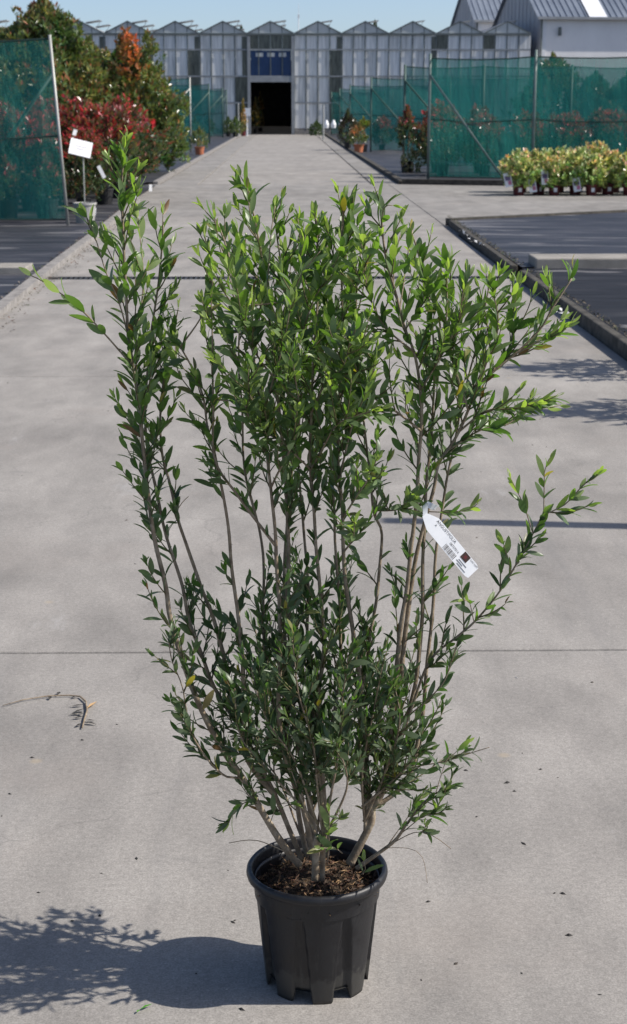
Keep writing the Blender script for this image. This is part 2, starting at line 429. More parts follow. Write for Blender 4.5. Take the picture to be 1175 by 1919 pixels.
road = empty('road'); tag(road, kind='structure')
def slab(x0, x1, y0, y1, mat='concrete', gap=0.006):
    o = MB().box(x0 + gap, x1 - gap, y0 + gap, y1 - gap, -0.10, 0.0).build('concrete_slab', M[mat], road)
    return bevel(o, 0.007, 2)
DRAIN0, DRAIN1 = 16.58, 16.88
near_y = [-6.0, -0.58, 4.91, 10.42, DRAIN0]
for a, b_ in zip(near_y, near_y[1:]): slab(-2.9, 2.37, a, b_)
for a, b_ in ((DRAIN1, 22.1), (22.1, 26.6)): slab(-3.0, 2.37, a, b_)
for a, b_ in ((26.6, 31.6), (31.6, 37.9)):
    slab(-3.3, 2.37, a, b_, 'concrete_apron')
    for x0, x1 in ((2.37, 7.2), (7.2, 12.2)): slab(x0, x1, a, b_, 'concrete_apron')
slab(2.37, 7.2, 22.6, 26.6, 'concrete_apron')
y = 37.9
while y < 111.5:
    y2 = min(y + 5.4, 112.2)
    slab(-2.95, -2.05, y, y2, 'concrete_apron', 0.02); slab(-2.05, 1.98, y, y2, 'concrete', 0.02); slab(1.98, 2.62, y, y2, 'concrete_apron', 0.02)
    y = y2

# beds of black woven fabric
LK = [(-2.40, -6.0), (-2.40, 13.0), (-2.50, 17.0), (-2.62, 24.0), (-2.78, 31.0)]        # left kerb line
LK2 = [(-3.02, 38.4), (-3.02, 112.0)]
def strip(name, line, w, z0, z1, mat):
    b = MB(); n = len(line)
    left = [(x - w, y) for x, y in line]
    return b.prism(line + left[::-1], z0, z1).build(name, mat)
tag(strip('kerb', LK, 0.11, -0.05, 0.055, M['kerb']), kind='structure')
tag(strip('kerb', LK2, 0.12, -0.05, 0.045, M['kerb']), kind='structure')
sheet('planting_bed', [(x - 0.112, y) for x, y in LK] + [(-2.93, 31.0), (-2.95, 36.9), (-3.30, 37.2), (-3.30, 38.4), (-3.142, 38.4), (-3.142, 112.0), (-60, 112), (-60, -6)], 0.030, M['fabric'])
RK1 = [(2.37, -2.0), (2.37, 16.42)]; RK2 = [(2.37, 17.05), (2.42, 24.2)]
def rstrip(line, w, z1, mat):
    b = MB(); right = [(x + w, y) for x, y in line]
    o = b.prism(line[::-1] + right, -0.05, z1).build('kerb', mat); tag(o, kind='structure'); return bevel(o, 0.012, 2)
rstrip(RK1, 0.075, 0.105, M['kerb_dark']); rstrip(RK2, 0.075, 0.095, M['kerb_dark'])
sheet('planting_bed', [(2.447, -2.0), (9, -2.0), (9, 16.75), (2.447, 16.75)], 0.088, M['fabric_new'])
sheet('planting_bed', [(2.48, 17.0), (9, 17.0), (9, 28.6), (6.3, 26.85), (2.50, 24.4), (2.50, 24.2)], 0.08, M['fabric'])
b = MB().bar((2.42, 24.3, 0.03), (9.0, 28.6, 0.03), 0.13, 0.16).build('kerb', M['kerb_dark']); tag(b, kind='structure')
b = MB().bar((2.70, 37.95, 0.02), (12.0, 34.7, 0.02), 0.14, 0.2).build('kerb', M['kerb_dark']); tag(b, kind='structure')
b = MB().prism([(2.62, 38.0), (2.76, 38.05), (2.70, 112.0), (2.56, 112.0)], -0.05, 0.085).build('kerb', M['kerb_dark']); tag(b, kind='structure')
sheet('planting_bed', [(2.765, 38.06), (12.0, 34.84), (40, 33.0), (40, 112.0), (2.705, 112.0)], 0.055, M['fabric'])

bm_ = bevel(MB().box(2.62, 9.0, 16.95, 17.5, 0.05, 0.175).build('concrete_beam', M['beam']), 0.015)
tag(bm_, 'long pale concrete beam lying across the black bed on the right', 'beam')
bm_ = bevel(MB().box(-9.0, -2.72, 16.85, 17.35, 0.02, 0.10).build('concrete_strip', M['beam']), 0.01)
tag(bm_, 'flat pale concrete strip between two black beds on the left', 'strip')

# drain across the road
dr = empty('drain_channel', (0, DRAIN0, 0)); tag(dr, 'narrow slotted metal drain running across the concrete road', 'drain')
MB().box(-2.38, 2.36, 0.0, 0.30, -0.09, -0.055).build('channel_floor', M['pit'], dr)
f = MB().box(-2.38, 2.36, 0.004, 0.035, -0.05, -0.002).box(-2.38, 2.36, 0.265, 0.296, -0.05, -0.002)
f.build('grate_frame', M['grate'], dr)
g = MB(); x = -2.36
while x < 2.33:
    g.box(x, x + 0.022, 0.036, 0.264, -0.04, -0.004); x += 0.052
tag(g.build('grate_bars', M['grate'], dr), kind='stuff')

# ------------------------------------------------------------------ greenhouse
GY = 112.6
gh = empty('greenhouse', (0, GY, 0))
tag(gh, 'long multi-gabled greenhouse with milky panes and open doorway at road end', 'greenhouse')
BAY, GUT, PEAK = 3.2, 6.62, 7.42
C0 = -1.05
K0, K1 = -8, 5
XL, XR = C0 + (K0 - .5) * BAY, C0 + (K1 + .5) * BAY
RAILS = [0.35, 2.1, 3.84, 5.58, GUT]
door_k = 0
mull, dark = MB(), MB()
unit = MB().box(-0.365, 0.365, -0.006, 0.006, 0, 1)       # unit pane, 0.73 wide, height scaled
pane_me = unit.mesh('pane', M['pane']); pane_gr = unit.mesh('pane_grimy_fold', M['pane_b']); pane_dk = unit.mesh('pane_dark', M['dark_pane'])
rng = random.Random(4)
dark_cols = {(-2, 3), (-1, 3), (1, 3), (0, 0), (0, 3), (4, 0), (5, 0), (4, 3)}
for k in range(K0, K1 + 1):
    xc = C0 + k * BAY
    for j in range(4):
        xp = xc + (j - 1.5) * 0.8
        mull.box(xp - 0.43, xp - 0.37, -0.05, 0.01, 0.30 if k != door_k else 3.9, GUT - 0.06)
        for (z0, z1) in zip(RAILS, RAILS[1:]):
            if k == door_k and z0 < 5: continue
            if k == door_k: me = pane_dk
            else: me = pane_dk if (k, j) in dark_cols and rng.random() < 0.9 and (k >= 4) == (z0 > 5) else pane_me
            if me is pane_me and rng.random() < .38: me = pane_gr
            o = bpy.data.objects.new('pane', me); link(o, gh)
            o.location = (xp, 0.02 + rng.uniform(-.004, .004), z0 + 0.05); o.scale = (1, 1, z1 - z0 - 0.10)
            o.rotation_euler = (rng.uniform(-.008, .008), 0, rng.uniform(-.012, .012))
    # dark gap beside each column
    if k in (-4, -3, -2, -1, 1, 3):
        o = bpy.data.objects.new('pane', pane_dk); link(o, gh); o.location = (xc + BAY / 2 - 0.12, -0.008, 0.4); o.scale = (0.55, 1, GUT - 0.6)
    # gable triangle: five panes cut by the rafters
    gz = lambda x: GUT + 0.04 + (PEAK - GUT - 0.04) * (1 - abs(x) / (BAY / 2))
    cuts = [-1.56, -0.78, 0.0, 0.78, 1.56]
    for a, b_ in zip(cuts, cuts[1:]):
        pts = [(xc + a + .025, 0, GUT + 0.05), (xc + b_ - .025, 0, GUT + 0.05), (xc + b_ - .025, 0, gz(b_) - .03), (xc + a + .025, 0, gz(a) - .03)]
        pts += [(p[0], 0.012, p[2]) for p in pts]
        MB().add(pts, [(0,1,2,3),(7,6,5,4),(0,4,5,1),(1,5,6,2),(2,6,7,3),(3,7,4,0)]).build('gable_pane', M['gable_pane'], gh)
        mull.box(xc + a - .025, xc + a + .025, -0.02, 0.03, GUT, max(gz(a) - .02, GUT + .03))
    mull.bar((xc - BAY/2, -0.03, GUT + .02), (xc, -0.03, PEAK), 0.07); mull.bar((xc, -0.03, PEAK), (xc + BAY/2, -0.03, GUT + .02), 0.07)
    for sgn in (-1, 1):
        ro = MB().add([(xc, 0.06, PEAK + .02), (xc, 60, PEAK + .02), (xc + sgn*BAY/2, 60, GUT + .06), (xc + sgn*BAY/2, 0.06, GUT + .06)], [(0,1,2,3)])
        ro.build('roof_slope', M['roof_glass'], gh)
    for q, yy in enumerate((3.5, 9.5, 16.0)):
        v = MB().bar((xc + 0.05, yy, PEAK + .05), (xc + 1.05, yy, PEAK + .20), 1.6, 0.04)
        v.bar((xc + 1.0, yy, PEAK + .18), (xc + 0.7, yy, PEAK - 0.36), 0.03)
        v.build('roof_vent', M['steel_grey'], gh)
mull.build('glazing_bars', M['steel_dark'], gh)
for z in RAILS[1:2]:
    for xa_, xb_ in ((XL, -2.63), (0.57, XR)): MB().box(xa_, xb_, -0.085, -0.055, z - .045, z + .045).build('rail', M['steel_grey'], gh)
for z in RAILS[2:4]: MB().box(XL, XR, -0.085, -0.055, z - .045, z + .045).build('rail', M['steel_grey'], gh)
MB().box(XL, XR, -0.12, 0.05, GUT - .10, GUT + .03).build('gutter', M['steel_dark'], gh)
# plinth either side of the doorway
MB().box(XL, -2.65, -0.03, 0.12, -0.05, 0.36).build('plinth', M['kerb'], gh)
MB().box(0.58, XR, -0.03, 0.12, -0.05, 0.36).build('plinth', M['kerb'], gh)
# doorway frame, blue lifted door, dim aisle
df = MB().box(-2.62, -2.42, -0.16, 0.1, 0, 6.45).box(0.36, 0.56, -0.16, 0.1, 0, 6.45).box(-2.42, 0.36, -0.14, 0.1, 3.46, 3.80)
df.build('door_frame', M['steel_grey'], gh)
bd = MB().box(-2.40, 0.34, 0.03, 0.07, 3.88, 5.52).build('lifted_door', M['blue'], gh)
for j in range(3):
    xw = -2.05 + j * 0.78
    MB().box(xw, xw + 0.5, 0.018, 0.028, 5.12, 5.38).build('door_window', M['gable_pane'], bd)
it = MB().box(-4.6, 2.6, 0.4, 50, -0.05, 0.012)
it.build('aisle_floor', M['aisle'], gh)
MB().box(-4.6, -4.5, 0.3, 50, 0.02, 4.8).box(2.5, 2.6, 0.3, 50, 0.02, 1.3).box(-4.6, 2.6, 50, 50.1, 0.02, 4.8).build('aisle_lining', M['dim'], gh)  # dark walls stand in for interior shade; right one low to admit sun
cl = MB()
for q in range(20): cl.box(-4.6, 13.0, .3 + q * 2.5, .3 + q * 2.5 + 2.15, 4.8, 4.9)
cl.build('added_aisle_slats', M['dim'], gh)  # unseen slats added so sun falls in stripes on the aisle floor
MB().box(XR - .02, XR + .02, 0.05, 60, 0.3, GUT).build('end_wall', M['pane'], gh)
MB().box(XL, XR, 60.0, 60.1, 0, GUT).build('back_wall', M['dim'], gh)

# antenna
an = MB().tube([(0, 0, 0), (0, 0, 9.0)], 0.035, 6).tube([(0, 0, 8.9), (0, 0, 9.75)], 0.016, 5).box(-.07, .07, -.05, .05, 8.7, 8.95).build('antenna_mast', M['white'])
an.location = at(560, 250, GY + 20).xy.to_3d(); tag(an, 'thin white antenna mast above the greenhouse roof', 'antenna')

# ------------------------------------------------------------------ sheds on the right
def shed(name, label, loc, rz, W, L, eave, rise, wall, clad, roof, rib=0.42, skylights=()):
    t = empty(name, loc, rz); tag(t, label, 'shed')
    MB().box(0, L, 0, 0.2, 0, eave).build('wall', wall, t)
    MB().box(0, L, W - 0.2, W, 0, eave).build('wall', wall, t)
    MB().add([(0, 0.02, 0), (0, W - .02, 0), (0, W - .02, eave), (0, W/2, eave + rise), (0, .02, eave)], [(4, 3, 2, 1, 0)]).build('gable_wall', clad, t)
    gm = MB().add([(L, 0.02, 0), (L, W - .02, 0), (L, W - .02, eave), (L, W/2, eave + rise), (L, .02, eave)], [(0, 1, 2, 3, 4)])
    gm.build('gable_wall', clad, t)
    # seams of the cladding sheets
    s = MB(); yy = 0.6
    while yy < W - 0.3:
        top = eave + rise * (1 - abs(yy - W/2) / (W/2)); s.box(-0.03, -0.002, yy, yy + 0.03, 0, top - .05); yy += 1.1
    s.build('cladding_seams', clad, t)
    # profiled roof sheet, both slopes
    for side in (0, 1):
        vs, fs = [], []; x = -0.25; i = 0
        prof = [(0, 0), (rib * .62, 0), (rib * .72, .07), (rib * .88, .07)]
        xs = []
        while x < L + .25:
            for dx, dz in prof: xs.append((x + dx, dz))
            x += rib
        y0, y1 = (-0.35, W/2) if side == 0 else (W + 0.35, W/2)
        slope = rise / (W/2)
        for xx, dz in xs:
            vs.append((xx, y0, eave + .05 - 0.35 * slope + dz)); vs.append((xx, y1, eave + rise + .05 + dz))
        fs = [(2*i, 2*i + 2, 2*i + 3, 2*i + 1) for i in range(len(xs) - 1)]
        MB().add(vs, fs).build('roof_sheet', roof, t)
    for (x0, x1) in skylights:
        sl = rise / (W/2)
        MB().add([(x0, -0.36, eave + .145 - .36*sl), (x1, -0.36, eave + .145 - .36*sl), (x1, W/2 - .4, eave + rise + .145 - .4*sl), (x0, W/2 - .4, eave + rise + .145 - .4*sl)], [(0,1,2,3)]).build('skylight', M['skylight'], t)
    MB().box(-0.3, L + .3, -0.47, -0.37, eave - .16, eave + .02).build('gutter', M['steel_grey'], t)
    MB().tube([(0.05, -0.12, eave - .1), (0.05, -0.12, 0.0)], 0.06, 8).build('downpipe', M['steel_dark'], t)
    MB().box(0.12, 0.40, -0.03, -0.002, 0, eave - .2).build('corner_trim', M['white'], t)
    MB().box(-0.06, -0.032, -0.02, 0.10, 0, eave - .1).build('corner_trim', M['shed_clad'], t)
    return t
sh = shed('storage_shed', 'large shed with pale wall and ribbed blue-grey roof beside the greenhouse', (17.35, 113.6, 0), R(6.0), 13.5, 34, 7.75, 3.6,
     M['shed_wall'], M['shed_clad'], M['shed_roof'], 0.44, ((3.35, 4.6),))
wl = MB().box(1.25, 1.42, -0.22, -0.002, 6.55, 7.1).box(1.28, 1.39, -0.34, -0.2, 6.9, 7.05).build('wall_lamp', M['steel_dark'], sh)
sh2 = shed('rear_shed', 'smaller grey shed with ribbed roof behind the greenhouse gables', (16.2, 142, 0), R(7), 9.0, 5.8, 9.0, 3.0,
     M['shed_wall'], M['shed_clad'], M['shed_roof'], 0.5)
hb = empty('brick_house', (18.0, 165, 0)); tag(hb, 'red brick building with white coping peeking over the rear shed', 'building')
MB().box(0, 4.2, 0, 5, 0, 13.5).build('wall', M['brick'], hb); MB().box(-.15, 4.35, -.15, 5.15, 12.2, 12.75).build('coping', M['white'], hb)

# ------------------------------------------------------------------ windbreak fences
def net_panel(a, b_, z0, z1, top_b=None, sag=0.04, seed=0):
    """Slightly billowing cloth between two posts; a and b_ are foot points (x, y)."""
    rn = random.Random(seed); m = MB(); nu, nv = 14, 10; vs, fs = [], []
    a, b_ = Vector((*a, 0)), Vector((*b_, 0)); d = (b_ - a); nrm = Vector((-d.y, d.x, 0)).normalized()
    ph = rn.uniform(0, 6)
    for i in range(nu + 1):
        u = i / nu
        for j in range(nv + 1):
            v = j / nv
            p = a + d * u
            p.z = z0 + (z1 - z0) * v - sag * 4 * u * (1 - u) * v
            p += nrm * (0.05 * math.sin(u * math.pi) * math.sin(v * math.pi * 2 + ph) + 0.02 * math.sin(9 * u + ph) * math.sin(v * math.pi))
            vs.append(p)
    for i in range(nu):
        for j in range(nv):
            q = i * (nv + 1) + j; fs.append((q, q + nv + 1, q + nv + 2, q + 1))
    return m.add(vs, fs)

def fence(label, posts, H, mid, brace, post_mat, heights=None, lean=0.0, brace_mat=None, z0=0.06, pr=.035):
    """posts: foot points from the road outward."""
    t = empty('windbreak_fence', (posts[0][0], posts[0][1], 0)); tag(t, label, 'fence')
    o0 = Vector((posts[0][0], posts[0][1], 0)); loc = [Vector((p[0], p[1], 0)) - o0 for p in posts]
    for i, p in enumerate(loc):
        h = H + (heights[i] if heights else 0)
        MB().tube([p + Vector((0, 0, -0.05)), p + Vector((lean if i == 0 else 0, 0, h + 0.03))], pr, 8).build('post', post_mat, t, True)
    for i, (p, q) in enumerate(zip(loc, loc[1:])):
        m = net_panel((p.x, p.y + 0.045), (q.x, q.y + 0.045), z0 + .05, H - 0.02, seed=hash(label) % 999 + i)
        if i == 0 and lean:
            m.v = [(x + lean * max(z, 0) / H * (1 - abs(x) / abs(q.x - p.x)), y, z) for x, y, z in m.v]
        m.build('net', M['net'], t, True)
        for z, r in ((H - 0.02, 0.016), (mid, 0.013), (z0 + .06, 0.013)):
            l0 = lean * z / H if i == 0 else 0
            pts = [p.lerp(q, s) + Vector((l0 * (1 - s), 0.012, z - 0.05 * 4 * s * (1 - s) * (z > 1))) for s in (0, .25, .5, .75, 1)]
            MB().tube(pts, r, 5).build('wire', M['wire'], t)
    if brace:
        d = (loc[1] - loc[0]).normalized()
        MB().tube([loc[0] + Vector((lean * .85, -0.03, H * 0.86)), loc[0] + d * brace + Vector((0, -0.03, 0.05))], 0.026, 7).build('brace', brace_mat or post_mat, t, True)
    return t

HF = 2.88
fence('nearest green windbreak fence on the right behind the row of red pots', [(3.40, 39.2), (5.72, 38.0), (8.6, 36.9), (11.5, 35.8)], HF, 1.46, 1.95, M['pale_tube'], [0.05, 0.1, 0.12, .1])
fence('second green windbreak fence on the right, just behind the nearest', [(3.36, 46.9), (5.6, 46.9), (8.1, 46.9), (10.6, 46.9), (13.1, 46.9)], HF, 1.45, 2.2, M['green_tube'])
fence('third green windbreak fence on the right beside the terracotta potted plant', [(3.32, 64.6), (6.4, 64.6), (10, 64.6)], HF, 1.45, 2.2, M['green_tube'])
fence('fourth green windbreak fence on the right of the road', [(3.30, 85.5), (6.4, 85.5), (10, 85.5)], HF, 1.45, 2.2, M['green_tube'])
fence('fifth green windbreak fence on the right near the greenhouse', [(3.22, 99.5), (6.4, 99.5), (10, 99.5)], HF, 1.45, 2.2, M['green_tube'])
fence('farthest green windbreak fence on the right against the greenhouse', [(2.95, 107.5), (6.4, 107.5)], HF - .1, 1.45, 2.2, M['green_tube'])
fence('nearest green windbreak fence at left edge beside the white sign', [(-3.22, 24.0), (-5.9, 24.0), (-8.5, 24.0)], 2.70, 1.32, 0, M['galv'], [0, 0, 0], -0.17, pr=.024)
# its brace stands on the far side of the net
lf = [o for o in COL.objects if o.name.startswith('windbreak_fence')][-1]
MB().tube([(-0.16, 0.14, 2.2), (-1.75, 0.14, 0.1)], 0.028, 7).build('brace', M['green_tube'], lf, True)
for yy, lab, xx in ((65.4, 'second green windbreak fence on the left, beside the terracotta pot', -3.80), (81.0, 'third green windbreak fence on the left of the road', -3.78),
                (98.0, 'fourth green windbreak fence on the left of the road', -3.78), (106.8, 'farthest green windbreak fence on the left by the doorway', -3.85)):
    fence(lab, [(xx, yy), (xx - 2.6, yy), (xx - 6, yy)], HF, 1.45, 2.3, M['galv'] if yy < 70 else M['green_tube'])

# ------------------------------------------------------------------ background plants
def leaf_card(m, p, d, n, L, W, col):
    """Folded four-sided leaf."""
    s = d.cross(n)
    if s.length < 1e-6: return
    s.normalize(); n2 = s.cross(d).normalized()
    m.add([p, p + d * (L * .5) + s * W + n2 * (W * .35), p + d * L, p + d * (L * .5) - s * W + n2 * (W * .35)], [(0, 1, 2), (0, 2, 3)], col)

def rdir(rn):
    while True:
        v = Vector((rn.uniform(-1, 1), rn.uniform(-1, 1), rn.uniform(-1, 1)))
        if 0.05 < v.length < 1: return v.normalized()

def jit(c, rn, a=0.35):
    f = 1 + rn.uniform(-a, a); g = rn.uniform(-.12, .12)
    return (max(0.003, c[0] * f * (1 + g)), max(0.003, c[1] * f), max(0.003, c[2] * f * (1 - g)))

def shoots_mesh(seed, n_shoots, H, Rb, leafL, leafW, n_leaf, color_fn, base_h=0.15, taper=1.0, lumps=6, name='crown', zpow=0.8, flat=.95):
    """Crown made of many leafy shoots that end in an uneven lumpy envelope."""
    rn = random.Random(seed); m = MB()
    lump = [(rn.uniform(0, 2 * math.pi), rn.uniform(.1, 1), rn.uniform(.55, 1.12)) for _ in range(lumps)]
    for i in range(n_shoots):
        a = rn.uniform(0, 2 * math.pi); h = rn.random() ** zpow
        env = math.sin(min(1, 0.18 + h * flat) * math.pi) ** 0.55
        k = 1.0
        for la, lh, lk in lump:
            w = math.exp(-((math.cos(a - la) - 1) ** 2) * 3 - ((h - lh) ** 2) * 14); k += (lk - .85) * w * .9
        k *= 1 + .45 * noise.noise(Vector((math.cos(a) * 1.6, math.sin(a) * 1.6, h * 4 + seed)))
        rad = Rb * env * k * (1 - (1 - taper) * h) * math.sqrt(rn.uniform(.25, 1))
        tip = Vector((rad * math.cos(a), rad * math.sin(a), base_h + (H - base_h) * h * (0.92 + .16 * rn.random())))
        if rn.random() < .06: rad *= 1.18; tip_up = .10 * rn.random() * H ** .5
        else: tip_up = 0
        tip = Vector((rad * math.cos(a), rad * math.sin(a), tip.z + tip_up))
        patch = noise.noise(tip * (2.2 / H ** .5) + Vector((seed, 0, 0)))
        ln = rn.uniform(.10, .22) * min(1.0, H)
        dirv = (Vector((math.cos(a), math.sin(a), 0)) * .6 * (rad / Rb) + Vector((0, 0, .9)) + rdir(rn) * .45).normalized()
        for j in range(n_leaf):
            u = j / n_leaf
            p = tip - dirv * ln * (1 - u)
            side = rdir(rn); side = (side - dirv * side.dot(dirv)).normalized()
            d = (side * (1.0 - .5 * u) + dirv * (.35 + .9 * u)).normalized()
            leaf_card(m, p, d, (dirv + rdir(rn) * .5), leafL * rn.uniform(.7, 1.15), leafW * rn.uniform(.8, 1.15), tuple(c * (1 + w * patch) for c, w in zip(color_fn(rn, h, u), (.9, .25, .3))))
    return m.mesh(name, M['shrub_leaf'])

def stems_mesh(seed, H, Rb, n, r=0.012, z0=0.1):
    rn = random.Random(seed); m = MB()
    for i in range(n):
        a = 2 * math.pi * i / n + rn.uniform(-.4, .4); e = Vector((math.cos(a) * Rb * .7, math.sin(a) * Rb * .7, H * rn.uniform(.6, .85)))
        b0 = Vector((math.cos(a) * .03, math.sin(a) * .03, z0))
        pts = [b0.lerp(e, s) + Vector((0, 0, .12 * H * math.sin(s * math.pi))) * .4 for s in (0, .33, .66, 1)]
        m.tube(pts, [r, r * .8, r * .55, r * .3], 5)
    return m.mesh('stem', M['bark'])

def pot_mesh(r, h, mat, n=18):
    return MB().lathe([(0.01, 0.0), (r * .80, 0.0), (r * .97, h * .9), (r * 1.06, h * .9), (r * 1.06, h), (r * .96, h), (r * .93, h * .88), (0.01, h * .86)], n).mesh('pot', mat)

def C_photinia(rn, h, u):
    if h > .62 and u > .2 and rn.random() < .88: return jit((0.42, 0.038, 0.048), rn)
    if rn.random() < .24: return jit((0.18, 0.07, 0.045), rn)
    return jit((0.040, 0.072, 0.026), rn)
def C_tall(rn, h, u):
    if u > .6 and rn.random() < .38: return jit((0.28, 0.12, 0.06), rn)
    if rn.random() < .30: return jit((0.22, 0.22, 0.055), rn)
    return jit((0.11, 0.165, 0.055), rn)
def C_green(rn, h, u): return jit((0.05, 0.09, 0.028), rn)
def C_pieris(rn, h, u):
    if u > .55 and h > .35: return jit((0.70, 0.42, 0.30), rn, .2) if rn.random() < .30 else jit((0.68, 0.68, 0.36), rn, .2)
    return jit((0.54, 0.62, 0.20), rn, .28) if rn.random() < .66 else jit((0.16, 0.25, 0.06), rn)
def C_orange(rn, h, u):
    if h > .45 and rn.random() < .75: return jit((0.38, 0.16, 0.06), rn)
    return jit((0.10, 0.14, 0.03), rn)
def C_yellow(rn, h, u): return jit((0.45, 0.40, 0.04), rn)
def C_dark(rn, h, u): return jit((0.035, 0.014, 0.016), rn)
def C_tree(rn, h, u): return jit((0.04, 0.075, 0.03), rn)
def C_dead(rn, h, u): return jit((0.60, 0.16, 0.05), rn, .3)

def plant(name, label, cat, loc, crown, stem=None, pot=None, pot_h=0, s=1.0, rz=0.0, group=None):
    t = empty(name, loc, rz); t.scale = (s, s, s); tag(t, label, cat, group)
    c = link(bpy.data.objects.new('crown', crown), t); c.location.z = pot_h * .8
    if stem: q = link(bpy.data.objects.new('stem', stem), t); q.location.z = pot_h * .6
    if pot: link(bpy.data.objects.new('pot', pot), t)
    return t

rn = random.Random(11)
P_small = pot_mesh(0.17, 0.28, M['small_pot']); P_terra = pot_mesh(0.20, 0.30, M['terracotta']); P_red = pot_mesh(0.125, 0.21, M['red_pot'])
photi = [shoots_mesh(20 + i, 300, 1.42, 0.60, 0.115, 0.024, 11, C_photinia, .12, lumps=7, zpow=.8, flat=.78) for i in range(3)]
photi_st = stems_mesh(3, 1.3, .4, 5)
ORD = ['first', 'second', 'third', 'fourth', 'fifth', 'sixth', 'seventh', 'eighth', 'ninth']
# left block: rows one behind the other, counted from the road
for r_, (yy, x0, nn) in enumerate(((27.6, -3.42, 5), (29.6, -3.22, 5), (31.6, -3.22, 5), (33.6, -3.22, 4), (35.4, -3.25, 3))):
    for i in range(nn):
        plant('red_tipped_shrub', f'red-tipped shrub {ORD[i]} from the road in {ORD[r_]} row behind white sign', 'shrub',
              (x0 - i * 0.92 + rn.uniform(-.1, .1), yy + rn.uniform(-.15, .15), .03), photi[(i + r_) % 3], photi_st, P_small, .28, rn.uniform(.92, 1.1) * (0.72 if r_ == 0 and i == 0 else 1), rn.uniform(0, 6), 'red-tipped shrubs left')
# low plants close behind the left net
lowp = shoots_mesh(41, 70, .62, .26, .085, .017, 9, C_photinia, .1)
for i in range(4):
    plant('low_shrub', f'low red-tipped potted shrub {ORD[i]} from the post behind left net', 'shrub', (-3.75 - i * .62, 25.6 + rn.uniform(-.1, .1), .03), lowp, None, P_small, .28, rn.uniform(.9, 1.1), rn.uniform(0, 6), 'low shrubs behind the left net')

# tall bushes on the left
tall1 = shoots_mesh(51, 2400, 4.35, 2.0, .19, .036, 11, C_tall, .2, .72, 10, zpow=.95, flat=.88)
tall2 = shoots_mesh(52, 1700, 3.2, 1.5, .18, .034, 11, C_tall, .15, .80, 9, zpow=.9, flat=.85)
tall3 = shoots_mesh(53, 1700, 3.9, 1.7, .19, .036, 11, C_tall, .2, .8, 9, zpow=.9, flat=.85)
tst = stems_mesh(7, 3.2, .9, 6, .05, 0)
plant('tall_bush', 'tallest bronze-green bush rising behind left net fence', 'bush', (*at(92, 300, 44).xy, .03), tall1, tst, s=1.0)
plant('tall_bush', 'bronze-green bush with dead orange sprig beside the far fences', 'bush', (*at(246, 300, 45).xy, .03), tall2, tst, s=1.02)
plant('tall_bush', 'bronze-green bush behind the net at left edge', 'bush', (*at(-20, 300, 46.5).xy, .03), tall3, tst, s=0.98)
plant('tall_bush', 'bronze-green bush between tallest bush and orange-sprig bush', 'bush', (*at(172, 300, 46.5).xy, .03), tall3, tst, s=0.86, rz=2.0)
b2 = [o for o in COL.objects if o.get('label', '').startswith('bronze-green bush with dead')][0]
dm = shoots_mesh(61, 60, 1.15, .36, .14, .03, 11, C_dead, .05, 1, 6, flat=.78)
dead = link(bpy.data.objects.new('dead_sprig', dm), b2); dead['label'] = 'dead orange-brown leaves'
pd = at(240, 128, 44.1); dead.location = (Vector(pd) - Vector(b2.location) + Vector((0, -.15, -.2))) / 1.02
tp = shoots_mesh(62, 34, .85, .34, .15, .028, 11, C_tall, .05, .6, 4)
top2 = link(bpy.data.objects.new('leading_shoot', tp), b2); pd = at(277, 100, 44.6); top2.location = (Vector(pd) - Vector(b2.location) + Vector((0, 0, -.3))) / 1.02

# right: shrubs behind the nets
for r_, (yy, x0, nn, dx) in enumerate(((41.6, 4.0, 7, 1.0), (43.6, 4.1, 7, 1.0))):
    for i in range(nn):
        plant('red_tipped_shrub', f'red-tipped shrub {ORD[i]} from the road, {("front", "back")[r_]} row behind nearest right net', 'shrub',
              (x0 + i * dx + rn.uniform(-.15, .15), yy + rn.uniform(-.2, .2) - i * .25, .06), photi[(i + r_) % 3], photi_st, P_small, .28, rn.uniform(.85, 1.05), rn.uniform(0, 6), 'red-tipped shrubs right')
for i, (px, yy, s) in enumerate(((1030, 52, .80), (1110, 51, .80), (1190, 50, .66))):
    plant('tall_bush', f'dark bush seen through two right nets, {ORD[i]} from the left', 'bush', (*at(px, 300, yy).xy, .06), (tall3, tall2, tall1)[i], tst, s=s, rz=i * 2.1, group='bushes behind the right nets')
for i in range(5):
    plant('red_tipped_shrub', f'red-tipped shrub {ORD[i]} from the road behind third right net', 'shrub', (3.9 + i * .95, 67.0 + rn.uniform(-.3, .3), .06), photi[i % 3], photi_st, P_small, .28, .78, i * 1.3, 'shrubs behind third right net')
gr1 = shoots_mesh(71, 130, .95, .55, .10, .022, 10, C_green, .1)
for i, (x, yy) in enumerate(((-4.5, 67.5), (-5.4, 67.8), (-4.6, 83.0), (-5.5, 83.4), (-4.7, 100.2))):
    plant('green_shrub', f'low green shrub {ORD[i]} nearest behind the far left nets', 'shrub', (x, yy, .03), gr1, None, P_small, .28, 1.0, i * 1.1, 'green shrubs behind far left nets')

